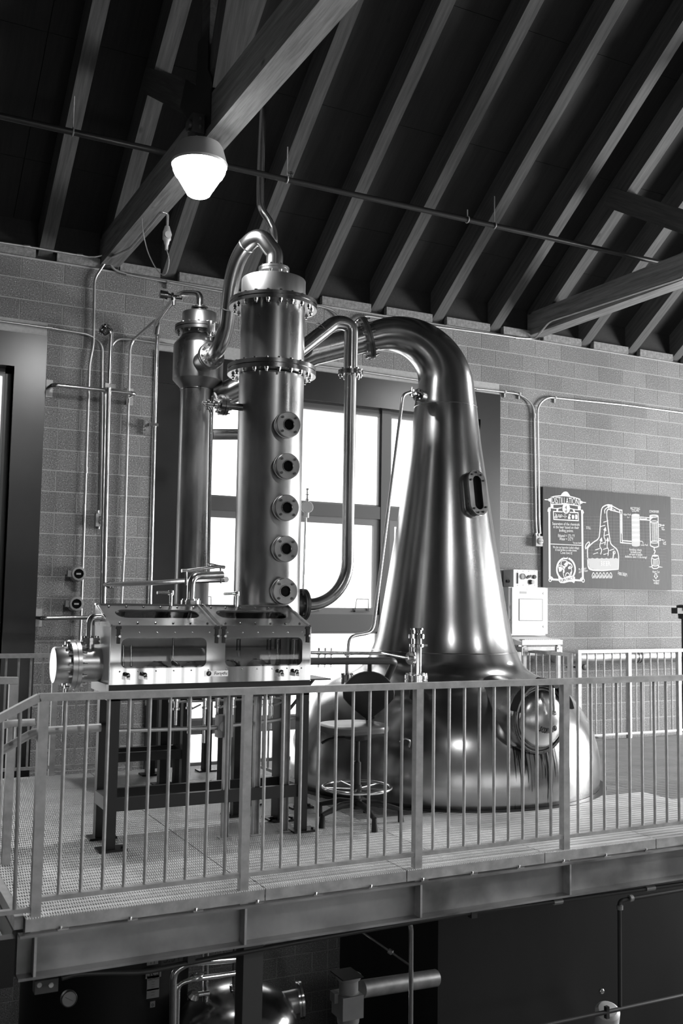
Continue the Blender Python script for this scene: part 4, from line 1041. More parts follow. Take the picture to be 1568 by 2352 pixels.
for i in range(len(lv)-1):
    for k in range(28): fs.append((i*28+k, i*28+(k+1) % 28, (i+1)*28+(k+1) % 28, (i+1)*28+k))
fs += [tuple(range(27, -1, -1)), tuple((len(lv)-1)*28+k for k in range(28))]
seat.add(vs, fs); s.part('seat', seat, 'seat_pad')
s.part('seat_plate', B().lathe([(.03, .545), (.09, .56), (.11, .602)], (sx, sy, 0), n=20), 'black')
s.part('lever', B().tube(spline([sc_+V((0, 0, .57))+sd*.05-sn*.0, sc_+V((0, 0, .555))+sd*.14+sn*-.06, sc_+V((0, 0, .535))+sd*.21-sn*.05], 5), [.010]*11, 8), 'black')
bc = sc_-sd*.20+RTv*.06
bkn = V((-TC.x, -TC.y, 0))                    # the backrest shows its face to the rail
bc = V((sx, sy, 0))+RTv*.075-TC*.17
wv, hv = [], []
vs = []; fs = []
outl = []
for k in range(32):
    a = 2*math.pi*k/32; x = math.cos(a); z = math.sin(a)
    wd_ = .182*(1 if z > -.2 else 1-.55*((-.2-z)/.8)**1.1)
    outl.append((x*wd_, .150*z if z > 0 else .185*z))
for d_, f_ in ((-.03, .80), (-.035, .3)): pass
layers = [(.028, .35), (.026, .80), (.012, .97), (-.008, 1.0), (-.024, .93), (-.032, .5)]
for d_, f_ in layers:
    for x, z in outl:
        cv = .05*(x/.182)**2*1.0
        vs.append(bc+RTv*(x*f_)+TC*(d_+cv*f_)+V((0, 0, .855+z*f_)))
n = 32
for i in range(len(layers)-1):
    for k in range(n): fs.append((i*n+k, i*n+(k+1) % n, (i+1)*n+(k+1) % n, (i+1)*n+k))
fs += [tuple(range(n-1, -1, -1)), tuple((len(layers)-1)*n+k for k in range(n))]
bb = B(); bb.add(vs, fs); s.part('backrest', bb, 'leather')
s.part('back_post', B().tube(spline([sc_+V((0, 0, .58))+RTv*.03-TC*.02, bc+V((0, 0, .575))-TC*.05, bc+V((0, 0, .68))-TC*.055, bc+V((0, 0, 1.10))-TC*.045+RTv*.01], 6), .017, 10), 'black')
s.part('back_knob', B().cyl(bc+V((0, 0, .68))-TC*.05+RTv*.01, bc+V((0, 0, .68))-TC*.05+RTv*.045, .013, n=10), 'black')
s.part('tilt_box', B().box(sc_+V((0, 0, .575))+RTv*.06-TC*.03, (.09, .10, .05)), 'black')
# ================================================================== WALL PIPES AND CONDUITS
WY = 9.765
def conduit(name, label, pix, r=.0125, Y=WY, rad=.10, mat='conduit', clips=(), couplings=(), cat='conduit', group=None):
    pts_ = [PY(p[0], p[1], p[2] if len(p) > 2 else Y) for p in pix]
    t = Thing(name, label, cat, pts_[-1], group)
    t.part('tube', B().tube(fillet(pts_, rad), r, 10), mat)
    for p in clips:
        c = PY(p[0], p[1], Y)
        t.part('clip', B().b2(c.x-.012, c.x+.012, Y-r-.006, WALL_Y, c.z-r-.004, c.z+r+.004).b2(c.x-.008, c.x+.008, Y+.01, WALL_Y-.001, c.z-.06, c.z-.01), mat)
    for (x, y, dx, dy) in couplings:
        c = PY(x, y, Y); d = PY(x+dx, y+dy, Y)-c
        t.part('coupling', B().cyl(c-d.normalized()*.03, c+d.normalized()*.03, r*1.28, n=10), mat)
    return t
conduit('conduit', 'conduit along the top of the left wall, running to the truss above the wall pipes', [(-40, 551), (60, 566), (215, 592, 9.765), (248, 583, 9.74), (300, 533, 9.0), (420, 400, 7.9)], .013, couplings=[(62, 566, 10, 1), (183, 586, 10, 1)])
conduit('conduit', 'conduit bending down from the truss beside the left wall, jogging towards two round transmitters', [(262, 575, 9.6), (246, 596), (217, 640), (215, 790), (206, 835), (190, 1300), (186, 1420), (182, 1500)], .0125, rad=.06, couplings=[(216, 700, 0, 10), (194, 1165, 0, 10), (198, 1080, 0, 10)])
conduit('conduit', 'conduit hugging the wall top from the left truss past the copper column', [(262, 575, 9.6), (248, 600), (262, 620), (300, 632), (520, 672), (735, 703), (765, 712), (792, 740), (799, 765), (801, 800)], .0125, rad=.07, clips=[(385, 649)], couplings=[(296, 631, 10, 2)])
conduit('conduit', 'horizontal conduit above the left window, dropping to a junction box behind the risers', [(-40, 732), (110, 753), (205, 768), (236, 790), (231, 1180), (226, 1215)], .0125, rad=.13, couplings=[(113, 753, 10, 1)])
conduit('conduit', 'conduit beside the junction box drop, turning right towards the condenser head', [(242, 1215), (246, 1100), (252, 800), (268, 778), (300, 779), (398, 793)], .0125, rad=.12, couplings=[(371, 789, 10, 1)])
conduit('conduit', 'vertical conduit between the polished risers and the condenser, offset at its top', [(357, 735, 9.60), (304, 782), (299, 800), (285, 1270), (278, 1400), (276, 1500)], .0125, rad=.08, couplings=[(285, 1268, 0, 10), (304, 785, -3, 6)])
conduit('conduit', 'conduit under the wall plate from behind the swan neck to the right truss', [(805, 790), (808, 745), (832, 724), (1000, 750), (1205, 778), (1228, 778), (1262, 738, 9.3), (1568, 638, 7.2)], .0125, rad=.09, couplings=[(1187, 776, 10, 1)])
conduit('conduit', 'conduit crossing above the big window and dropping beside the chalkboard sign', [(715, 838), (820, 852), (1085, 892), (1195, 905), (1226, 930), (1230, 1200), (1232, 1226)], .0125, rad=.16, clips=[(1193, 905), (1160, 901)], couplings=[(1227, 955, 0, 10), (1097, 894, 10, 1)])
conduit('conduit', 'conduit from the right block wall bending down to the box beside the chalkboard sign', [(1610, 954), (1430, 930), (1255, 912), (1234, 932), (1238, 1200), (1240, 1226)], .0125, rad=.16, clips=[(1275, 914)], couplings=[(1429, 930, 10, 1)])
# polished risers at the left wall
t = Thing('riser_pipe', 'tall polished riser pipe with flared top elbow standing off the left wall', 'pipe', PY(238, 1380, 9.55))
yR = 9.55
t.part('pipe', B().tube(fillet([PY(239, 770, 9.62), PY(256, 752, yR), PY(250, 900, yR), PY(238, 1385, yR), PY(233, 1640, yR)], .07), .0215, 16), 'stainless')
cc = PY(239, 765, 9.70)
t.part('flared_inlet', B().lathe([(.024, 0), (.03, .02), (.058, .06), (.06, .062)], PY(246, 762, 9.60), (-.55, -.8, .05), 24, False, False), 'stainless_mirror')
t.part('second_pipe', B().tube([PY(241, 905, 9.63), PY(232, 1385, 9.63), PY(228, 1600, 9.63)], .016, 14), 'stainless')
t.part('clamp', B().b2(PY(252, 887, yR).x-.05, PY(252, 887, yR).x+.05, yR-.03, yR-.01, PY(252, 887, yR).z-.02, PY(252, 887, yR).z+.02), 'stainless')
t.part('branch', B().tube([PY(240, 1343, yR), PY(350, 1339, 8.6), PY(432, 1334, 7.72), PY(520, 1331, 7.2)], .022, 14), 'stainless')
t.part('branch_union', B().lathe([(.022, -.02), (.036, -.016), (.036, .0), (.03, .004), (.036, .008), (.036, .024), (.022, .028)], PY(252, 1343, 9.48), (.6, -.7, 0), 18), 'stainless_mirror')
t = Thing('riser_pipe', 'polished riser pipe clamped to the wall beside the dark window surround', 'pipe', PY(347, 1385, 9.60))
t.part('pipe', B().tube([PY(362, 740, 9.6), PY(354, 1000, 9.6), PY(344, 1385, 9.6), PY(338, 1620, 9.6)], .0215, 16), 'stainless')
c = PY(352, 976, 9.6)
t.part('wall_clamp', B().b2(c.x-.055, c.x-.03, 9.77, 9.8, c.z-.075, c.z+.075).b2(c.x-.05, c.x+.045, 9.575, 9.62, c.z-.014, c.z+.014).b2(c.x-.05, c.x-.035, 9.6, 9.79, c.z-.014, c.z+.014), 'stainless')
def standoff(lab, a, b2, r, plates):
    A_, B_ = PY(*a, 9.60), PY(*b2, 9.60)
    t = Thing('pipe_bracket', lab, 'pipe bracket', A_)
    t.part('bar', B().tube(fillet([V((A_.x-.01, 9.79, A_.z)), V((A_.x+.0, 9.60, A_.z)), B_]+([V((B_.x+.0, 9.79, B_.z-.002))] if plates > 1 else []), .05), r, 14), 'stainless')
    t.part('wall_plate', B().b2(A_.x-.032, A_.x+.032, 9.788, 9.799, A_.z-.085, A_.z+.085), 'galvanised')
    if plates > 1: t.part('wall_plate', B().b2(B_.x-.032, B_.x+.032, 9.788, 9.799, B_.z-.085, B_.z+.085), 'galvanised')
standoff('upper stand-off pipe bracket holding the polished risers on the block wall', (122, 884), (310, 904), .021, 2)
standoff('lower stand-off pipe bracket low on the left wall behind the flanged vessel', (97, 1420), (228, 1418), .021, 1)
# transmitters and junction boxes
def transmitter(x, y, lab):
    c = PY(x, y, 9.70)
    t = Thing('transmitter', lab, 'transmitter', (c.x, 9.79, c.z), 'round transmitters on the wall conduit')
    t.part('housing', B().lathe([(.045, -.09), (.075, -.08), (.078, -.02), (.072, 0), (.066, .02), (.06, .022), (.048, .022), (.046, .01)], c, (0, -1, 0), 12, True, False), 'grey_paint')
    t.part('display', B().lathe([(.046, .008), (.046, .012)], c, (0, -1, 0), 20), 'dark_glass')
    t.part('lug', B().b2(c.x-.10, c.x-.06, 9.70, 9.76, c.z-.03, c.z+.03), 'grey_paint')
    t.part('digits', B().b2(c.x-.022, c.x+.022, c.y-.0135, c.y-.0125, c.z-.008, c.z+.008), 'chalk_grey')
transmitter(180, 1318, 'grey round transmitter with dark dial, upper of the pair on the left wall')
transmitter(175, 1387, 'grey round transmitter with dark dial, lower of the pair on the left wall')
def jbox(x, y, lab, w=.10, h=.125):
    c = PY(x, y, 9.74)
    t = Thing('junction_box', lab, 'junction box', (c.x, 9.799, c.z-h/2))
    t.part('box', B().b2(c.x-w/2, c.x+w/2, 9.72, 9.799, c.z-h/2, c.z+h/2), 'grey_paint')
    cv_ = t.part('cover', B().lathe([(.040, 0), (.040, .012), (.036, .015)], (c.x+.012, 9.72, c.z), (0, -1, 0), 24), 'grey_paint')
    for s_ in (-.026, 0, .026): t.part('slot', B().b2(c.x+.012+s_-.006, c.x+.012+s_+.006, 9.702, 9.7048, c.z-.006, c.z+.004), 'ink', cv_)
    for s_ in (-.024, .022): t.part('gland', B().lathe([(.018, 0), (.02, .01), (.016, .014), (.016, .035)], (c.x+s_, 9.765, c.z+h/2), (0, 0, 1), 12), 'conduit')
jbox(231, 1195, 'small grey junction box between the risers on the left wall')
jbox(1236, 1243, 'small grey junction box at the left edge of the chalkboard sign')
# detector hanging from the left truss
c = PY(383, 545, 8.0)
t = Thing('gas_detector', 'light grey gas detector hanging on a bent conduit below the left truss', 'detector', c)
t.part('housing', B().lathe([(.012, .10), (.02, .095), (.03, .06), (.036, .045), (.036, -.02), (.024, -.035), (.02, -.06), (.014, -.07), (.014, -.11)], c, (0, 0, 1), 16).cyl(c+V((.0, .03, .01)), c+V((0, -.045, .01)), .03, n=14), 'galvanised')
t.part('conduit', B().tube(fillet([c+V((0, 0, .09)), PY(385, 490, 8.0), PY(370, 487, 8.0), PY(300, 570, 8.9), PY(258, 590, 9.5)], .06), .012, 10), 'conduit')
t.part('cable', B().tube(spline([c+V((0, 0, -.10)), PY(388, 600, 8.0), PY(380, 630, 8.05), PY(362, 622, 8.15), PY(340, 580, 8.2), PY(328, 530, 8.2), PY(325, 500, 8.2)], 6), .005, 6), 'conduit')
# sprinkler main under the roof
za, zb_ = PXp(-40, 262, 1.0), 0
sY, sZ = 7.86, 5.20
t = Thing('sprinkler_pipe', 'dark sprinkler pipe running across under the rafters from truss to truss', 'pipe', (5, sY, sZ))
t.part('pipe', B().cyl((-2.5, sY, sZ), (9.0, sY, sZ), .027, n=14), 'sprinkler_pipe')
for px in (160, 657, 1135, 1073):
    x = PY(px, 480, sY).x
    t.part('hanger', B().torus((x, sY, sZ), (1, 0, 0), .031, .006, 18, 6).cyl((x, sY, sZ+.03), (x, sY, sZ+(.1 if px == 1073 else .30)), .005, n=6), 'galvanised')
x = PY(655, 430, sY).x
t.part('sprinkler_head', B().lathe([(.012, .02), (.012, .05), (.022, .055), (.022, .075), (.01, .08)], (x+.05, sY, sZ), (0, 0, 1), 10), 'stainless')

# ================================================================== LAMPS
def lamp(x, y, label):
    z = 4.39
    t = Thing('pendant_lamp', label, 'lamp', (x, y, z), 'pendant lamps under the trusses')
    t.part('refractor', B().lathe([(.0, 0), (.072, .003), (.084, .012), (.088, .022), (.158, .138), (.172, .152), (.188, .185), (.196, .235), (.19, .25)], (x, y, z), (0, 0, 1), 48, False, True), 'lamp_glow')
    ld = bpy.data.lights.new('lamp_light', 'AREA'); ld.shape = 'DISK'; ld.size = .15; ld.energy = LAMP_W
    lo_ = bpy.data.objects.new('lamp_light', ld); COL.objects.link(lo_); lo_.parent = t.o; lo_.location = (0, 0, -.012)
    t.part('shade', B().lathe([(.199, .222), (.204, .240), (.198, .252), (.168, .355), (.152, .380), (.11, .394), (.05, .396)], (x, y, z), (0, 0, 1), 40, False, True), 'lamp_shade')
    t.part('stem', B().cyl((x, y, z+.39), (x-.045, y-.02, z+.46), .014, n=10), 'stainless')
    mt_ = t.part('mount', B().b2(x-.085, x+.005, y-.075, y+.02, z+.435, z+.575), 'steel_grey')
    for zz in (.49, .55): t.part('mount_bolt', B().lathe([(.012, 0), (.012, .012)], (x-.03, y-.075, z+zz-.01), (0, -1, 0), 6), 'stainless', mt_)
    t.part('conduit_cover', B().lathe([(.045, 0), (.045, .02), (.03, .025)], (x-.085, y-.02, z+.50), (-1, 0, 0), 18), 'steel_grey', mt_)
lamp(2.205, 6.70, 'glowing pendant lamp with white conical diffuser under the left truss')
lamp(7.56, 6.70, 'pendant lamp under the right truss, above the still')
lamp(2.31, .8, 'pendant lamp under the left truss, behind the camera')
lamp(7.66, .8, 'pendant lamp under the right truss, far from the block wall')
lamp(13.0, 6.9, 'pendant lamp by the right gable wall, near the block wall')
lamp(13.0, .8, 'pendant lamp by the right gable wall, far from the block wall')
# ================================================================== CHALKBOARD SIGN
bY = 9.752
c00, c10, c11, c01 = PY(1248, 1350, bY), PY(1541, 1354, bY), PY(1540, 1140, bY), PY(1245, 1119, bY)
bx0, bx1, bz0_, bz1_ = (c00.x+c01.x)/2, (c10.x+c11.x)/2, (c00.z+c10.z)/2, (c01.z+c11.z)/2
sg = Thing('chalkboard_sign', 'large dark board explaining DISTILLATION with a white still diagram on the block wall', 'sign', (bx0, 9.79, bz0_))
sg.part('board', B().b2(bx0, bx1, bY, 9.795, bz0_, bz1_), 'slate_board')
sY_ = bY-.0015
def Q1(x, y): return PY(1240+x/9.8, 1120+y/9.8, sY_)          # detail view of the left half
def Q2(x, y): return PY(1380+x/8.34, 1130+y/8.34, sY_)        # detail view of the right half
SK = [0]
def stroke(b, pts_, w, closed=False):
    pts_ = [V(p) for p in pts_]
    if closed: pts_ = pts_+[pts_[0]]
    for p, q in zip(pts_[:-1], pts_[1:]):
        d = q-p
        if d.length < 1e-5: continue
        d.normalize(); n_ = V((-d.z, 0, d.x))*w/2; e_ = d*w*.35+V((0, 0, 0)); SK[0] += 1; yo = V((0, -.00022*(SK[0] % 6), 0))
        b.add([p-e_+n_+yo, p-e_-n_+yo, q+e_-n_+yo, q+e_+n_+yo], [(0, 1, 2, 3)])
    return b
def curve(Q, pts_, n=6): return spline([Q(*p) for p in pts_], n)
def fill(b, pts_): SK[0] += 1; b.add([V(p)+V((0, -.0014-.0002*(SK[0] % 5), 0)) for p in pts_], [tuple(range(len(pts_)))]); return b
def ell(Q, cx, cy, rx, ry, n=28, a0=0, a1=360): return [Q(cx+rx*math.cos(math.radians(a0+(a1-a0)*k/n)), cy+ry*math.sin(math.radians(a0+(a1-a0)*k/n))) for k in range(n+1)]
def txt(body, Q, x, y, hpx, scale, mat='chalk', squeeze=.8, rotpx=None, name='lettering', wide=None):
    p = Q(x, y); size = hpx/scale/FPX*12.5*1.42
    ax = V((1, 0, 0)); 
    if rotpx: ax = (Q(x+100, y+rotpx)-p).normalized()
    ay = V((0, -1, 0)).cross(ax); ay = ay if ay.z > 0 else -ay
    me = text_mesh(body, size, mat, ax, ay, p+V((0, -.0028, 0)), .0006, 'CENTER', 1.0)
    if wide:                                        # fit the line to its measured length on the board
        u = [(v.co-p).dot(ax) for v in me.vertices]; W0 = max(u)-min(u); W1 = (Q(x+wide/2, y)-Q(x-wide/2, y)).length
        for v in me.vertices: v.co += ax*((v.co-p).dot(ax)*(W1/W0-1))
    o = link(name, me, sg.o, -sg.loc); o['label'] = 'white lettering'; return o
W1 = .016
# title cartouche
b = B()
stroke(b, curve(Q1, [(245, 215), (380, 190), (560, 185), (740, 215), (895, 262)]), .012); stroke(b, [Q1(245, 215), Q1(240, 375)], .012); stroke(b, [Q1(895, 262), Q1(892, 410)], .012)
stroke(b, curve(Q1, [(240, 375), (400, 375), (560, 372), (740, 390), (892, 415)]), .012)
fill(b, [Q1(455, 185), Q1(490, 130), Q1(530, 95), Q1(580, 88), Q1(620, 105), Q1(650, 150), Q1(680, 195), Q1(560, 180)])
stroke(b, [Q1(105, 270), Q1(235, 282)], .010); stroke(b, [Q1(900, 325), Q1(1025, 337)], .010)
fill(b, [Q1(180, 250), Q1(235, 235), Q1(235, 325), Q1(185, 300)]); fill(b, [Q1(905, 290), Q1(955, 315), Q1(950, 355), Q1(905, 365)])
# ribbon and frame
fill(b, [Q1(230, 380), Q1(295, 390), Q1(295, 455), Q1(235, 450)]); fill(b, [Q1(845, 430), Q1(915, 420), Q1(910, 490), Q1(850, 490)])
stroke(b, curve(Q1, [(235, 455), (360, 470), (480, 455)]), .010); stroke(b, curve(Q1, [(670, 470), (800, 495), (910, 500)]), .010)
fill(b, [Q1(190, 445), Q1(235, 440), Q1(235, 530), Q1(165, 545), Q1(165, 500)]); fill(b, [Q1(915, 495), Q1(955, 500), Q1(985, 560), Q1(960, 600), Q1(920, 580)])
fill(b, [Q1(370, 470), Q1(410, 475), Q1(395, 540), Q1(360, 535)]); fill(b, [Q1(730, 490), Q1(770, 500), Q1(790, 560), Q1(755, 560)])
stroke(b, [Q1(205, 520), Q1(215, 2010), Q1(230, 2050)], .028); stroke(b, [Q1(943, 580), Q1(960, 2020), Q1(945, 2060)], .028)
stroke(b, [Q1(270, 2065), Q1(415, 2075)], .022); stroke(b, [Q1(780, 2080), Q1(920, 2090)], .022)
stroke(b, curve(Q1, [(215, 2000), (270, 2030), (280, 2065)]), .016); stroke(b, curve(Q1, [(960, 2010), (915, 2050), (905, 2090)]), .016)
stroke(b, ell(Q1, 225, 2075, 28, 38), .010); stroke(b, ell(Q1, 968, 2090, 26, 38), .010)
stroke(b, [Q1(298, 535), Q1(305, 715), Q1(860, 745), Q1(855, 565)], .012); stroke(b, [Q1(298, 535), Q1(500, 545)], .012); stroke(b, [Q1(670, 555), Q1(855, 565)], .012)
for k in range(34): stroke(b, [Q1(240+k*20.4, 1268+k*.95), Q1(251+k*20.4, 1268.5+k*.95)], .008)
sg.part('cartouche', b, 'chalk')
b = B(); fill(b, ell(Q1, 583, 468, 86, 118)); sg.part('number_roundel', b, 'chalk')
txt('DISTILLATION', Q1, 565, 305, 150, 9.8, wide=600, rotpx=7)
o = txt('4', Q1, 578, 455, 95, 9.8, 'ink')
b = B()
fill(b, [Q1(540, 505), Q1(560, 515), Q1(605, 515), Q1(610, 500), Q1(590, 530), Q1(565, 530)]); stroke(b, [Q1(560, 548), Q1(605, 548)], .010)
for v_ in b.v: pass
sg.part('roundel_detail', B().add([(x, y-.0026, z) for x, y, z in b.v], b.f), 'ink')
# icon row
b = B()
for cx_ in (338, 374): stroke(b, ell(Q1, cx_, 665, 15, 18, 14), .006)
stroke(b, [Q1(355, 640), Q1(345, 575)], .006); stroke(b, [Q1(355, 640), Q1(372, 600)], .006); fill(b, [Q1(340, 640), Q1(372, 640), Q1(357, 610)])
for cx_ in (422, 475): stroke(b, ell(Q1, cx_, 635, 20, 24, 14), .006)
fill(b, [Q1(432, 660), Q1(465, 660), Q1(458, 675), Q1(440, 675)])
for yy in (610, 645, 680):
    for xx in (545, 572): fill(b, ell(Q1, xx, yy, 7, 8, 8))
stroke(b, [Q1(512, 645), Q1(600, 648)], .005)
fill(b, [Q1(625, 705), Q1(625, 665), Q1(638, 640), Q1(640, 605), Q1(655, 592), Q1(680, 600), Q1(690, 630), Q1(675, 630), Q1(660, 615), Q1(662, 645), Q1(678, 668), Q1(680, 708)])
fill(b, [Q1(712, 630), Q1(720, 615), Q1(755, 617), Q1(765, 635), Q1(765, 680), Q1(752, 705), Q1(722, 703), Q1(712, 682)])
fill(b, [Q1(788, 605), Q1(828, 608), Q1(836, 650), Q1(832, 712), Q1(790, 710), Q1(784, 650)])
sg.part('icon_row', b, 'chalk')
for body, x, y, h, wd_ in (('Separation of the chemicals', 578, 822, 62, 610), ('in the beer based on their', 582, 895, 62, 575), ('boiling points.', 585, 970, 62, 320), ('Ethanol = 173.1\u00b0F', 585, 1088, 66, 370), ('Water = 212\u00b0F', 585, 1160, 66, 310), ('*at sea level', 825, 1245, 46, 185),
                        ('We give our byproduct (called stillage)', 580, 1350, 52, 590), ('to local farmers to make cheese.', 582, 1408, 50, 490), ('Cows love it!', 585, 1470, 62, 265)):
    txt(body, Q1, x, y, h, 9.8, wide=wd_, rotpx=3.5)
# medallion with a cow holding a pail, banner
b = B(); stroke(b, ell(Q1, 580, 1835, 205, 250, 40, -70, 250), .024); 
stroke(b, curve(Q1, [(480, 1660), (470, 1720), (500, 1765), (570, 1775), (610, 1740), (615, 1670), (560, 1640), (500, 1650)]), .010)
fill(b, [Q1(530, 1730), Q1(600, 1660), Q1(605, 1720), Q1(575, 1765)])
fill(b, [Q1(525, 1555), Q1(545, 1580), Q1(600, 1580), Q1(620, 1555), Q1(615, 1610), Q1(530, 1610)])
fill(b, [Q1(405, 1775), Q1(485, 1790), Q1(480, 1880), Q1(425, 1895)]); stroke(b, curve(Q1, [(410, 1765), (435, 1740), (475, 1775)]), .008)
stroke(b, curve(Q1, [(490, 1815), (545, 1790), (560, 1795)]), .010); stroke(b, curve(Q1, [(490, 1840), (530, 1830), (560, 1800)]), .010)
stroke(b, curve(Q1, [(560, 1800), (520, 1870), (520, 1940), (545, 2030)]), .010); fill(b, [Q1(515, 1860), Q1(548, 1850), Q1(545, 1910), Q1(515, 1925)])
stroke(b, curve(Q1, [(640, 1680), (700, 1730), (715, 1790), (650, 1820), (640, 1800), (680, 1770)]), .014); fill(b, [Q1(625, 1675), Q1(680, 1700), Q1(670, 1730), Q1(635, 1720)])
stroke(b, curve(Q1, [(700, 1820), (710, 1890), (690, 1970), (660, 2000)]), .010); fill(b, [Q1(675, 1900), Q1(710, 1880), Q1(705, 1940), Q1(670, 1960)])
stroke(b, ell(Q1, 615, 1970, 42, 50, 20, 150, 390), .010)
sg.part('medallion', b, 'chalk')
b = B(); fill(b, [Q1(405, 2010), Q1(440, 2040), Q1(520, 2040), Q1(620, 1990), Q1(720, 1985), Q1(780, 2010), Q1(782, 2100), Q1(760, 2150), Q1(715, 2120), Q1(640, 2120), Q1(540, 2150), Q1(450, 2145), Q1(415, 2110)])
sg.part('banner', b, 'chalk')
o = txt('FUN FACT', Q1, 598, 2070, 62, 9.8, 'ink', wide=310, rotpx=-22); o.location.y -= .0012
# still diagram
b = B()
grid = B()
for k in range(19): stroke(grid, [Q2(-270+k*62, 470-min(k, 6)*14), Q2(-262+k*62, 1330)], .003)
for k in range(15): stroke(grid, [Q2(-330, 470+k*58), Q2(1240, 500+k*60)], .003)
sg.part('grid_lines', B().add([(x, y+.0004, z) for x, y, z in grid.v], grid.f), 'chalk_faint')
L = [(-258, 1275), (-262, 1120), (-240, 1050), (-150, 965), (-60, 900), (-30, 800), (-10, 500), (10, 330), (60, 270), (140, 245), (200, 265)]
R_ = [(200, 350), (150, 330), (115, 355), (108, 430), (130, 650), (170, 930), (200, 1010), (290, 1090), (325, 1170), (335, 1270), (328, 1480)]
stroke(b, curve(Q2, L), .014); stroke(b, curve(Q2, R_), .014); stroke(b, curve(Q2, [(-258, 1275), (-225, 1470), (0, 1500), (150, 1490), (325, 1475)]), .018)
stroke(b, [Q2(185, 250), Q2(185, 350)], .018); stroke(b, [Q2(205, 250), Q2(205, 350)], .012)
stroke(b, [Q2(200, 262), Q2(345, 340), Q2(400, 352)], .012); stroke(b, [Q2(200, 350), Q2(360, 392)], .012)
stroke(b, [Q2(365, 392), Q2(370, 970), Q2(580, 990)], .012); stroke(b, [Q2(397, 345), Q2(402, 930), Q2(580, 945)], .012)
stroke(b, [Q2(385, 430), Q2(388, 790)], .012); fill(b, [Q2(205, 300), Q2(245, 345), Q2(290, 355), Q2(230, 320)])
stroke(b, [Q2(410, 935), Q2(412, 985)], .010); stroke(b, [Q2(350, 345), Q2(365, 392)], .012)
for pts_ in ([(70, 405), (70, 340), (130, 290)], [(70, 1010), (80, 930), (55, 850), (70, 740)], [(130, 1215), (140, 1110), (115, 1050), (122, 940)], [(-10, 1190), (10, 1110), (-25, 1040), (-5, 940)]):
    c_ = curve(Q2, pts_); stroke(b, c_, .011); d = (c_[-1]-c_[-2]).normalized(); nn = V((-d.z, 0, d.x)); fill(b, [c_[-1]+d*.05, c_[-1]+nn*.026, c_[-1]-nn*.026])
for x, y in ((45, 580), (-10, 665), (70, 835), (0, 990), (40, 1100), (160, 1120), (45, 1200), (-110, 1110), (-150, 1190)): stroke(b, [Q2(x, y), Q2(x+85, y-28)], .008)
stroke(b, curve(Q2, [(-305, 1075), (-290, 1010), (-240, 960), (-225, 990), (-270, 1060), (-295, 1090)]), .012)
stroke(b, [Q2(225, 1290), Q2(240, 1160)], .018); stroke(b, ell(Q2, 248, 1160, 22, 28, 14), .008)
stroke(b, [Q2(545, 480), Q2(510, 495), Q2(505, 470)], .005); stroke(b, curve(Q2, [(745, 940), (790, 950), (805, 995)]), .006)
sg.part('still_drawing', b, 'chalk'); b = B()
stroke(b, ell(Q2, 1010, 462, 78, 18), .012); stroke(b, [Q2(935, 465), Q2(945, 1030)], .012); stroke(b, [Q2(1090, 465), Q2(1100, 1045)], .012); stroke(b, curve(Q2, [(945, 1030), (1020, 1060), (1100, 1045)]), .012)
stroke(b, ell(Q2, 1015, 572, 75, 18), .008); stroke(b, ell(Q2, 1022, 960, 78, 20), .008)
for x in (975, 1000, 1022, 1045, 1065): stroke(b, [Q2(x, 590), Q2(x+8, 950)], .007)
fill(b, [Q2(940, 490), Q2(1000, 485), Q2(955, 520), Q2(945, 550)])
for y in (620, 895): stroke(b, [Q2(1095, y), Q2(1140, y+3), Q2(1138, y+35), Q2(1095, y+35)], .008)
stroke(b, [Q2(1150, 637), Q2(1200, 640)], .008); fill(b, [Q2(1190, 622), Q2(1215, 640), Q2(1190, 655)]); stroke(b, [Q2(1165, 918), Q2(1210, 922)], .008); fill(b, [Q2(1172, 903), Q2(1150, 918), Q2(1172, 935)])
stroke(b, [Q2(742, 480), Q2(930, 495)], .010); stroke(b, [Q2(742, 530), Q2(930, 540)], .010); fill(b, [Q2(745, 500), Q2(800, 520), Q2(745, 530)]); stroke(b, [Q2(790, 515), Q2(870, 515)], .008); fill(b, [Q2(855, 500), Q2(880, 517), Q2(855, 530)])
sg.part('condenser_drawing', b, 'chalk'); b = B()
stroke(b, curve(Q2, [(1020, 1065), (1012, 1110), (1035, 1130), (1015, 1185)]), .012); sg.part('drip_drawing', b, 'chalk'); b = B()
fill(b, ell(Q2, 1030, 1220, 48, 18)); stroke(b, curve(Q2, [(985, 1210), (965, 1290), (968, 1380), (985, 1455), (1030, 1465), (1085, 1455), (1105, 1390), (1105, 1300), (1085, 1210)]), .010)
for x in (1000, 1025, 1050, 1075): stroke(b, [Q2(x, 1300), Q2(x, 1400)], .008)
stroke(b, curve(Q2, [(970, 1270), (1030, 1290), (1102, 1270)]), .008); stroke(b, curve(Q2, [(970, 1400), (1030, 1420), (1105, 1405)]), .008)
fill(b, [Q2(905, 1435), Q2(970, 1425), Q2(985, 1445)]); fill(b, [Q2(1095, 1445), Q2(1110, 1428), Q2(1185, 1440)])
sg.part('barrel_drawing', b, 'chalk'); b = B()
stroke(b, [Q2(1030, 1565), Q2(1030, 1610), Q2(1012, 1612), Q2(1048, 1660), Q2(1083, 1612), Q2(1064, 1612), Q2(1064, 1568)], .007, True)
sg.part('arrow_drawing', b, 'chalk'); b = B()
for k in range(6):
    x = -165+k*66; stroke(b, curve(Q2, [(x, 1650), (x-8, 1600), (x+18, 1545), (x+42, 1600), (x+32, 1650)]), .008); stroke(b, curve(Q2, [(x+8, 1650), (x+18, 1600), (x+28, 1650)]), .006)
sg.part('flame_drawing', b, 'chalk')
b = B(); top_ = []
for k in range(41): top_.append(Q2(-258+(595*k/40), 1262+14*abs(math.sin(math.pi*k/6.0))))
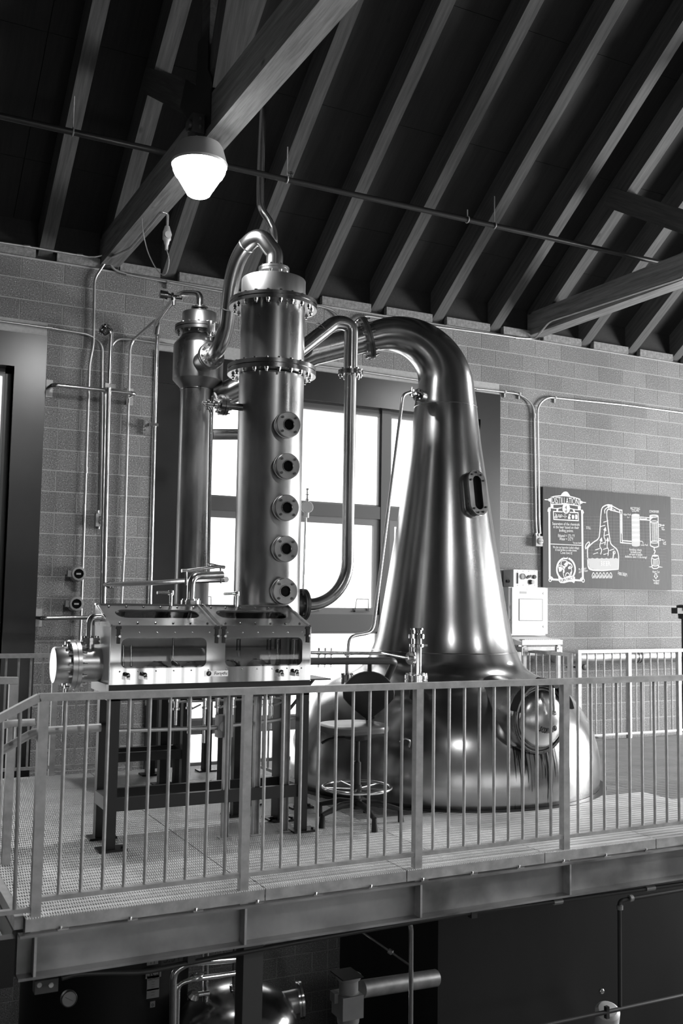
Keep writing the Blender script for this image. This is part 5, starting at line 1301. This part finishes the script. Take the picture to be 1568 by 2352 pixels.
fill(b, top_+[Q2(328, 1475), Q2(150, 1490), Q2(0, 1497), Q2(-225, 1465)]); sg.part('beer_fill', b, 'chalk_grey')
b = B(); fill(b, ell(Q2, 655, 442, 78, 22, 20, 180, 360)+ell(Q2, 662, 1020, 80, 26, 20, 0, 180)); sg.part('column_fill', b, 'chalk_grey')
b = B()
for k in range(6): fill(b, ell(Q2, 656+k, 442+k*96, 75, 21))
sg.part('column_trays', B().add([(x, y-.0016, z) for x, y, z in b.v], b.f), 'chalk')
o = txt('BEER', Q2, 75, 1375, 85, 8.34, wide=185); o.location.y -= .0012
for body, x, y, h, w_, r_ in (('STILL', -245, 690, 50, 90, 0), ('RECTIFYING', 650, 318, 46, 180, 4), ('COLUMN', 652, 360, 46, 135, 4), ('CONDENSER', 1010, 377, 46, 185, 4), ('Higher Proof', 495, 432, 40, 140, 3), ('Lower Proof', 825, 1015, 40, 130, 3), ('Hot', 1170, 682, 36, 45, 3), ('Water', 1185, 718, 36, 65, 3), ('Cold', 1207, 962, 36, 55, 3), ('Water', 1212, 998, 36, 65, 3),
                        ('Rectifying column', 655, 1108, 44, 235, 4), ('increases proof', 657, 1155, 44, 200, 4), ('and saves on double', 660, 1198, 44, 250, 4), ('distillation. Saves 1/2 the energy!', 665, 1245, 44, 420, 4), ('Heart Cut', 1045, 1530, 46, 135, 2), ('\u201cHop Bottle\u201d', 1052, 1697, 40, 135, 2), ('=', 1050, 1722, 30, 20, 0), ('WHISKEY', 1055, 1750, 40, 105, 2), ('Copper Sulphate', 405, 1555, 42, 175, 16), ('(\u201cGreen Sludge\u201d)', 402, 1585, 42, 185, 16), ('9% Alcohol', -360, 1475, 42, 150, -18), ('and 91% Water', -345, 1520, 42, 180, -18)):
    txt(body, Q2, x, y, h, 8.34, wide=w_, rotpx=r_)

# ================================================================== CONTROL CABINET
cY = 9.50
a, d = PY(1174, 1348, cY), PY(1257, 1348, cY); zt_, zb2 = PY(1210, 1349, cY).z, PY(1210, 1456, cY).z
cbn = Thing('control_cabinet', 'white control cabinet with touch screen standing by the block wall', 'cabinet', (a.x, cY+.15, zb2-.1))
xa, xb = a.x, d.x
cbn.part('housing', B().b2(xa-.02, xb-.01, cY+.03, cY+.28, zb2-.02, zt_), 'white_paint')
dr = cbn.part('door', B().b2(xa+.012, xb, cY, cY+.025, zb2, zt_-.005), 'white_paint')
s0, s1 = PY(1192, 1376, cY), PY(1244, 1425, cY)
o_ = [(s0.x, s1.z), (s1.x, s1.z), (s1.x, s0.z), (s0.x, s0.z)]
cbn.part('screen_frame', B().b2(s0.x-.006, s1.x+.010, cY-.004, cY-.0005, s1.z-.006, s0.z+.006), 'steel_grey', dr)
cbn.part('screen', B().b2(s0.x, s1.x, cY-.006, cY-.004, s1.z, s0.z), 'screen', dr)
for y in (1363, 1439):
    p = PY(1249, y, cY); cbn.part('lock', B().lathe([(.014, 0), (.014, .008)], (p.x, cY, p.z), (0, -1, 0), 16), 'stainless', dr)
p = PY(1201, 1361, cY); cbn.part('name_plate', B().b2(p.x-.05, p.x+.05, cY-.002, cY-.0005, p.z-.014, p.z+.014), 'chalk_grey', dr)
p = PY(1217, 1354, cY); cbn.part('warning_label', B().b2(p.x-.05, p.x+.05, cY-.002, cY-.0005, p.z-.02, p.z+.02), 'white_paint', dr)
for y in (1394, 1425): p = PY(1172, y, cY+.03); cbn.part('hinge', B().cyl((xa+.004, cY+.02, p.z-.015), (xa+.004, cY+.02, p.z+.015), .006, n=8), 'stainless', dr)
zs = PY(1290, 1470, 9.32).z
cbn.part('keyboard_shelf', B().poly([(xa-.02, cY+.05, zb2-.03), (xa-.02, 9.28, zs-.02), (xa-.02, 9.28, zs-.055), (xa-.02, cY+.27, zs-.055), (xa-.02, cY+.27, zb2-.03)], (xb-xa+.03, 0, 0)), 'white_paint')
kb = cbn.part('keyboard', B().b2(xa+.03, xb+.06, 9.30, 9.42, zs-.012, zs+.004), 'label_paper')
km = mesh('key_row', B().b2(0, .022, 0, .018, 0, .006), 'chalk')
for r_ in range(4):
    for k in range(18): o = link('key', km, kb, (xa+.045+.029*k, 9.305+.026*r_, zs+.0045))
cbn.part('shelf_lip', B().b2(xa-.02, PY(1291, 1470, 9.27).x, 9.265, 9.282, zs-.05, zs+.004), 'white_paint')
# stand of slotted strut
X_l, X_r = PY(1206, 1490, 9.33).x-.02, PY(1281, 1490, 9.33).x
for x, y in ((X_l, 9.33), (X_r, 9.33), (X_l+.25, 9.74)):
    l = cbn.part('stand_leg', B().b2(x-.021, x+.021, y-.021, y+.021, -.001, zs-.06), 'galvanised')
    cbn.part('corner_plate', B().b2(x-.04, x+.04, y-.028, y-.022, zs-.17, zs-.075).lathe([(.008, 0), (.008, .008)], (x-.015, y-.028, zs-.10), (0, -1, 0), 6).lathe([(.008, 0), (.008, .008)], (x+.015, y-.028, zs-.14), (0, -1, 0), 6), 'stainless', l)
cbn.part('stand_rail', B().b2(X_l, X_r, 9.315, 9.345, zs-.12, zs-.075).b2(X_l, X_l+.03, 9.345, 9.74, zs-.12, zs-.08).b2(X_l, X_r, 9.725, 9.755, zs-.20, zs-.16), 'galvanised')
# purge unit on top
pu = Thing('purge_panel', 'small white purge panel with gauge and black knobs on top of the cabinet', 'panel', (xa+.15, 9.68, zt_))
l_, r2 = PY(1181, 1310, 9.58), PY(1234, 1310, 9.58); zt2 = PY(1205, 1309, 9.58).z
pu.part('case', B().b2(l_.x-.012, r2.x, 9.58, 9.78, zt_+.001, zt2), 'white_paint')
def on(px, py): q = PY(px, py, 9.578); return V((q.x, 9.578, q.z))
pu.part('gauge', B().lathe([(.036, 0), (.036, .012), (.032, .014), (.030, .008)], on(1200, 1324), (0, -1, 0), 24), 'label_paper')
pu.part('flow_tube', B().box(on(1188, 1328)+V((0, -.004, 0)), (.012, .012, .13)), 'ink')
pu.part('knob', B().lathe([(.026, 0), (.024, .02), (.0, .022)], on(1226, 1325), (0, -1, 0), 8), 'ink')
pu.part('knob', B().lathe([(.025, 0), (.025, .03), (.0, .032)], on(1221, 1337), (0, -1, 0), 18), 'grey_paint')
pu.part('knob_base', B().lathe([(.03, 0), (.03, .008)], on(1217, 1337), (0, -1, 0), 18), 'ink')
pu.part('switch_lever', B().bar(on(1208, 1328)+V((0, -.012, 0)), on(1218, 1322)+V((0, -.012, 0)), .012, .02).lathe([(.018, 0), (.018, .010)], on(1213, 1325), (0, -1, 0), 12), 'ink')
sb_ = B()
for k in range(4):
    for y in (1312, 1344): sb_.lathe([(.004, 0), (.004, .004)], on(1188+13*k, y), (0, -1, 0), 6)
pu.part('screws', sb_, 'ink', None, True)
pu.part('side_port', B().cyl((l_.x-.012, 9.67, zt_+.07), (l_.x-.05, 9.67, zt_+.07), .018, n=12), 'steel_grey')

# insulated pipe at the right wall
a, b2 = PY(1316, 1511, 9.45), PY(1640, 1503, 9.45)
t = Thing('insulated_pipe', 'silver clad insulated pipe running low along the right block wall', 'pipe', a)
t.part('cladding', B().tube(fillet([(a.x-.0, 9.79, a.z), (a.x, 9.45, a.z), (b2.x, 9.45, a.z)], .09), .078, 28), 'insulation')
for px in (1458, 1465, 1553):
    x = PY(px, 1505, 9.45).x; t.part('band', B().lathe([(.079, -.012), (.081, -.01), (.081, .01), (.079, .012)], (x, 9.45, a.z), (1, 0, 0), 28), 'steel_grey')
t.part('drop_pipe', B().cyl((PY(1559, 1540, 9.45).x, 9.45, a.z-.08), (PY(1559, 1540, 9.45).x, 9.45, LOW), .02, n=12), 'stainless')
t.part('drain_valve', B().lathe([(.02, 0), (.035, .004), (.035, .03), (.02, .034)], PY(1340, 1532, 9.5), (0, -1, 0), 14).cyl(PY(1330, 1532, 9.5), PY(1300, 1532, 9.6), .012, n=8), 'steel_grey')
# black post-mounted head at the far right
q = PY(1562, 1400, 9.1)
t = Thing('post_head', 'black motor head on a post beside the right end of the block wall', 'machine', (q.x+.05, 9.1, 0))
t.part('head', B().lathe([(.03, -.12), (.07, -.11), (.075, -.02), (.09, -.01), (.09, .05), (.05, .06)], (q.x+.06, 9.1, q.z), (0, 0, 1), 20).b2(q.x-.1, q.x+.1, 9.05, 9.15, q.z-.05, q.z+.02), 'black')
t.part('post', B().lathe([(.045, -.06), (.045, .3), (.07, .34), (.07, .5), (.04, .52), (.04, q.z-.1)], (q.x+.07, 9.1, 0), n=16), 'black')
# transmitter on the column side
c = PY(705, 1165, 6.85)
t = Thing('stem_gauge', 'round white stem gauge on a thin tube beside the right edge of the column', 'gauge', (c.x, 6.85, 1.5))
t.part('tube', B().cyl((c.x-.01, 6.85, c.z-.06), (c.x-.02, 6.85, 1.44), .009, n=10), 'stainless')
t.part('head', B().lathe([(.042, -.02), (.046, -.012), (.046, .012), (.042, .02)], c, (-.2, -1, 0), 24).cyl(c+V((-.005, 0, -.08)), c+V((-.003, 0, -.04)), .02, n=12), 'white_paint')
t.part('top_spindle', B().lathe([(.014, .04), (.014, .06), (.008, .065), (.008, .09), (.014, .092), (.014, .10), (.007, .102), (.007, .13), (.012, .132), (.012, .145)], c, (0, 0, 1), 12), 'stainless')
# crossed sample arms above the safe (small swivel arms at the condenser foot)
t = Thing('swivel_pipe', 'slim polished swivel arm above the spirit safe beside the copper column', 'pipe', PY(430, 1340, 6.75))
y6 = 6.62
t.part('arm', B().tube(fillet([PY(417, 1311, y6), PY(428, 1311, y6), PY(500, 1301, y6), PY(516, 1303, y6)], .02), .012, 10), 'stainless')
t.part('post', B().cyl(PY(427, 1312, y6), PY(427, 1345, y6), .010, n=8).cyl(PY(506, 1305, y6), PY(507, 1340, y6), .006, n=8), 'stainless')
t.part('second_arm', B().tube(spline([PY(478, 1296, y6), PY(484, 1296, y6), PY(515, 1303, y6)], 4), .008, 8), 'stainless')
# ================================================================== LOWER LEVEL
tx_, ty_ = 2.78, 7.0
t = Thing('domed_tank', 'polished steel tank with domed top and valves, under the platform', 'tank', (tx_, ty_, LOW))
t.part('shell', B().lathe([(.43, LOW), (.43, -1.56)], (tx_, ty_, 0), n=56), 'stainless')
dm = [(.43*math.cos(math.radians(a)), -1.56+.27*math.sin(math.radians(a))) for a in range(0, 90, 6)]+[(.02, -1.29)]
d_ = t.part('dome', B().lathe(dm, (tx_, ty_, 0), n=56), 'stainless')
def fit(px, py, r, h): 
    p = PY(px, py, ty_-.05)
    f = t.part('dome_fitting', B().lathe([(r*.7, -.08), (r*.7, 0), (r, .004), (r, .02), (r*.8, .022), (r, .024), (r, .04), (r*.6, .044), (r*.6, h)], p, (0, 0, 1), 20), 'stainless')
    return p
p = fit(541, 2275, .045, .5); fit(473, 2300, .022, .9); fit(573, 2283, .018, .9)
t.part('clamp_handle', B().cyl(PY(523, 2285, 6.95), PY(545, 2285, 6.95), .016, n=10), 'stainless')
t.part('dome_valve', B().lathe([(.03, 0), (.045, .02), (.03, .05)], PY(440, 2293, 6.9), (.3, -.4, .8), 16).cyl(PY(455, 2284, 6.9), PY(480, 2280, 6.9), .018, n=10), 'stainless')
t = Thing('looped_pipe', 'bent steel pipes with a small lever valve rising beside the domed tank', 'pipe', PY(392, 2352, 6.4))
t.part('outer_pipe', B().tube(fillet([PY(396, 2400, 6.4), PY(398, 2232, 6.4), PY(430, 2212, 6.4), PY(545, 2203, 6.6)], .08), .024, 14), 'stainless')
t.part('inner_pipe', B().tube(fillet([PY(405, 2400, 6.42), PY(408, 2260, 6.42), PY(440, 2250, 6.42), PY(540, 2236, 6.6)], .06), .017, 12), 'stainless')
t.part('lever_valve', B().lathe([(.018, -.04), (.028, -.02), (.028, .02), (.018, .04)], PY(450, 2246, 6.45), (1, .1, .1), 14).tube([PY(450, 2244, 6.45), PY(455, 2234, 6.43), PY(474, 2233, 6.43)], .006, 6), 'stainless')
# tall dark tank with safety labels
t = Thing('labelled_tank', 'tall dark tank with pale safety labels and stencil S.31 below the platform', 'tank', (1.75, 6.9, LOW))
rr = .62; ct = V((2.0, 7.75, 0))
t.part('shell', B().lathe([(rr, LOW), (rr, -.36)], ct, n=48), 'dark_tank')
def lab(x0, y0, x1, y1, mat, words, sz, tm='ink'):
    a, b2 = PY(x0, y0, 7.10), PY(x1, y1, 7.10)
    o = t.part('safety_label', B().b2(a.x, b2.x, 7.10, 7.104, b2.z, a.z), mat)
    for k, w_ in enumerate(words): t.part('lettering', text_b(B(), w_, sz, tm, (1, 0, 0), (0, 0, 1), ((a.x+b2.x)/2, 7.099, (a.z+b2.z)/2+sz*.9*((len(words)-1)/2-k)), .001, 'CENTER', .9), tm, o)
lab(335, 2226, 370, 2243, 'label_paper', ['SCI'], .075)
lab(338, 2196, 363, 2214, 'label_paper', ['| |'], .05)
lab(371, 2188, 420, 2212, 'steel_grey', ['S.31'], .09)
lab(338, 2243, 365, 2272, 'label_paper', ['CAUTION', '----', '----', '----'], .020)
lab(337, 2273, 365, 2290, 'label_paper', ['----', '----'], .022)
lab(345, 2301, 356, 2313, 'label_paper', ['o'], .04)
# dial thermometer
c = PY(159, 2295, 6.2)
t = Thing('dial_thermometer', 'small round dial thermometer in the dark below the stair head', 'gauge', c)
t.part('case', B().lathe([(.048, -.03), (.048, .0), (.044, .004), (.041, .0)], c, (0, -1, .1), 28), 'steel_grey')
t.part('dial', B().lathe([(.041, -.002), (.041, .0005)], c, (0, -1, .1), 28), 'grey_paint')
t.part('needle', B().bar(c+V((-.025, -.004, .016)), c+V((.02, -.004, -.012)), .003, .001), 'ink')
t.part('stem', B().cyl(c+V((0, .03, 0)), c+V((0, .12, -.01)), .012, n=8), 'steel_grey')
# conduit under the front beam
yy = EDGE_Y+.05
t = Thing('beam_conduit', 'long dark conduit slung under the front beam of the platform', 'conduit', PY(140, 2246, yy))
t.part('tube', B().tube(spline([PY(142, 2246, yy), PY(180, 2237, yy), PY(250, 2234, yy), PY(330, 2232, yy), PY(430, 2212, yy), PY(640, 2172, yy), PY(860, 2133, yy), PY(1090, 2095, yy), PY(1280, 2070, yy), PY(1600, 2025, yy)], 6), .0135, 10), 'steel_grey')
for px, py in ((437, 2196), (1085, 2095)):
    c = PY(px, py, yy); t.part('beam_clamp', B().b2(c.x-.02, c.x+.02, yy-.02, yy+.02, c.z-.03, c.z+.03).cyl((c.x, yy, c.z+.03), (c.x, yy, c.z+.09), .008, n=8), 'steel_grey')
for px, py in ((1280, 2071), (1492, 2040)):
    c = PY(px, py, yy); d = PY(px+10, py-1.5, yy)-c; t.part('coupling', B().cyl(c-d, c+d, .017, n=10), 'conduit')
bx_ = t.part('end_box', B().b2(PY(78, 2255, yy).x, PY(131, 2255, yy).x, yy-.03, yy+.03, PY(78, 2280, yy).z, PY(78, 2250, yy).z), 'steel_grey')
for px in (90, 117): t.part('box_bolt', B().lathe([(.012, 0), (.012, .006)], PY(px, 2262, yy-.03), (0, -1, 0), 8), 'galvanised', bx_)
# large dark vessel wall under the right of the platform
t = Thing('fermenter_tank', 'broad dark steel tank filling the shade below the right of the platform', 'tank', (5.6, 7.8, LOW))
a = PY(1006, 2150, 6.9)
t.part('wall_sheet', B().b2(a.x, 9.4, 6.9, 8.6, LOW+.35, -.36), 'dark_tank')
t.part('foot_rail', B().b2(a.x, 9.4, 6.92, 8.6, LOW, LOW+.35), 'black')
# standing pipes in front of it
t = Thing('drop_pipe', 'vertical pipe with elbow to the right, in front of the dark tank', 'pipe', PY(1424, 2310, 6.2))
t.part('pipe', B().tube(fillet([PY(1600, 2038, 6.2), PY(1436, 2066, 6.2), PY(1422, 2070, 6.2), PY(1423, 2312, 6.2)], .03), .016, 12), 'steel_grey')
t.part('union', B().lathe([(.018, -.02), (.026, -.016), (.026, .016), (.018, .02)], PY(1448, 2063, 6.2), (1, 0, 0), 14), 'galvanised'); t.part('union', B().lathe([(.018, -.02), (.025, -.016), (.025, .016), (.018, .02)], PY(1423, 2084, 6.2), (0, 0, 1), 14), 'galvanised')
t = Thing('floor_pipe', 'long pipe crossing low behind the vertical drop pipe, with a round white end cap below', 'pipe', PY(1240, 2356, 6.25))
t.part('pipe', B().cyl(PY(1200, 2366, 6.25), PY(1620, 2275, 6.25), .016, n=12), 'steel_grey')
t.part('bracket', B().box(PY(1393, 2325, 6.25), (.03, .03, .09)), 'steel_grey')
t = Thing('white_drum', 'pale drum lying in the dark at the bottom right below the pipes', 'drum', PY(1385, 2352, 6.8))
t.part('shell', B().lathe([(.09, -.2), (.10, -.12), (.10, .14), (.075, .165), (.02, .17)], PY(1392, 2345, 6.6)+V((0, 0, -.02)), (-.25, -.4, .9), 28), 'white_paint')
t.part('drum_valve', B().lathe([(.012, 0), (.022, .01), (.022, .03), (.012, .04)], PY(1380, 2282, 6.6), (.3, 0, 1), 12), 'stainless')
# gear motor and clad pipe
c = PY(800, 2285, 5.9)
t = Thing('gear_motor', 'light grey gear motor hanging below the platform beside a clad pipe', 'motor', c)
t.part('motor', B().lathe([(.075, .10), (.082, .115), (.082, .125), (.062, .128), (.062, .02), (.070, .015)], c, (0, 0, 1), 28), 'grey_paint')
t.part('gearbox', B().b2(c.x-.075, c.x+.075, c.y-.07, c.y+.09, c.z-.13, c.z+.012), 'grey_paint')
t.part('output_cap', B().lathe([(.07, -.17), (.075, -.13)], c, (0, 0, 1), 24), 'grey_paint'); t.part('oil_cap', B().lathe([(.02, .0), (.02, .05)], c+V((.06, .03, .012)), (0, 0, 1), 12), 'grey_paint')
t.part('terminal_box', B().b2(c.x-.10, c.x-.07, c.y, c.y+.07, c.z-.04, c.z+.02), 'label_paper')
t.part('mount_plate', B().b2(c.x-.09, c.x+.06, c.y-.09, c.y+.09, c.z+.128, c.z+.136), 'black')
t = Thing('clad_pipe', 'clad pipe running right behind the gear motor in the dark', 'pipe', PY(838, 2275, 6.3))
t.part('cladding', B().cyl(PY(830, 2272, 6.3), PY(1000, 2246, 6.4), .060, n=24), 'insulation')
t = Thing('down_pipe', 'upright polished pipe under the platform, right of the gear motor', 'pipe', PY(942, 2352, 6.0))
t.part('pipe', B().tube(fillet([PY(900, 2100, 6.0), PY(944, 2118, 6.0), PY(943, 2400, 6.0)], .06), .016, 14), 'stainless')
t = Thing('glinting_pipe', 'diagonal polished pipe glinting in the dark above the clad pipe', 'pipe', PY(830, 2140, 6.9))
A_, B_ = PY(828, 2138, 6.9), PY(940, 2216, 6.6)
t.part('pipe', B().cyl(A_, B_, .012, n=10), 'stainless_mirror')
t.part('unions', B().lathe([(.014, -.02), (.022, -.015), (.022, .015), (.014, .02)], A_+(B_-A_)*.62, B_-A_, 12), 'stainless')
t = Thing('side_manway', 'round tank manway with a bright rim right of the domed tank', 'manway', PY(700, 2290, 7.0))
c = PY(668, 2300, 7.0)
t.part('neck', B().cyl(c+V((-.16, .02, -.02)), c+V((.05, -.01, .0)), .085, n=24), 'insulation')
t.part('flange', B().lathe([(.08, .04), (.13, .045), (.13, .06), (.12, .064), (.13, .068), (.13, .085), (.03, .09)], c, (1, -.25, .1), 32), 'stainless')
# two more hanging rods and a dim post
t = Thing('hanger_rods', 'pair of thin hanger rods dropping from the platform towards the domed tank', 'rod', PY(465, 2180, 6.9))
for px in (466, 574): t.part('rod', B().cyl(PY(px, 2160, 6.9), PY(px-1, 2300, 6.9), .004, n=6), 'stainless')
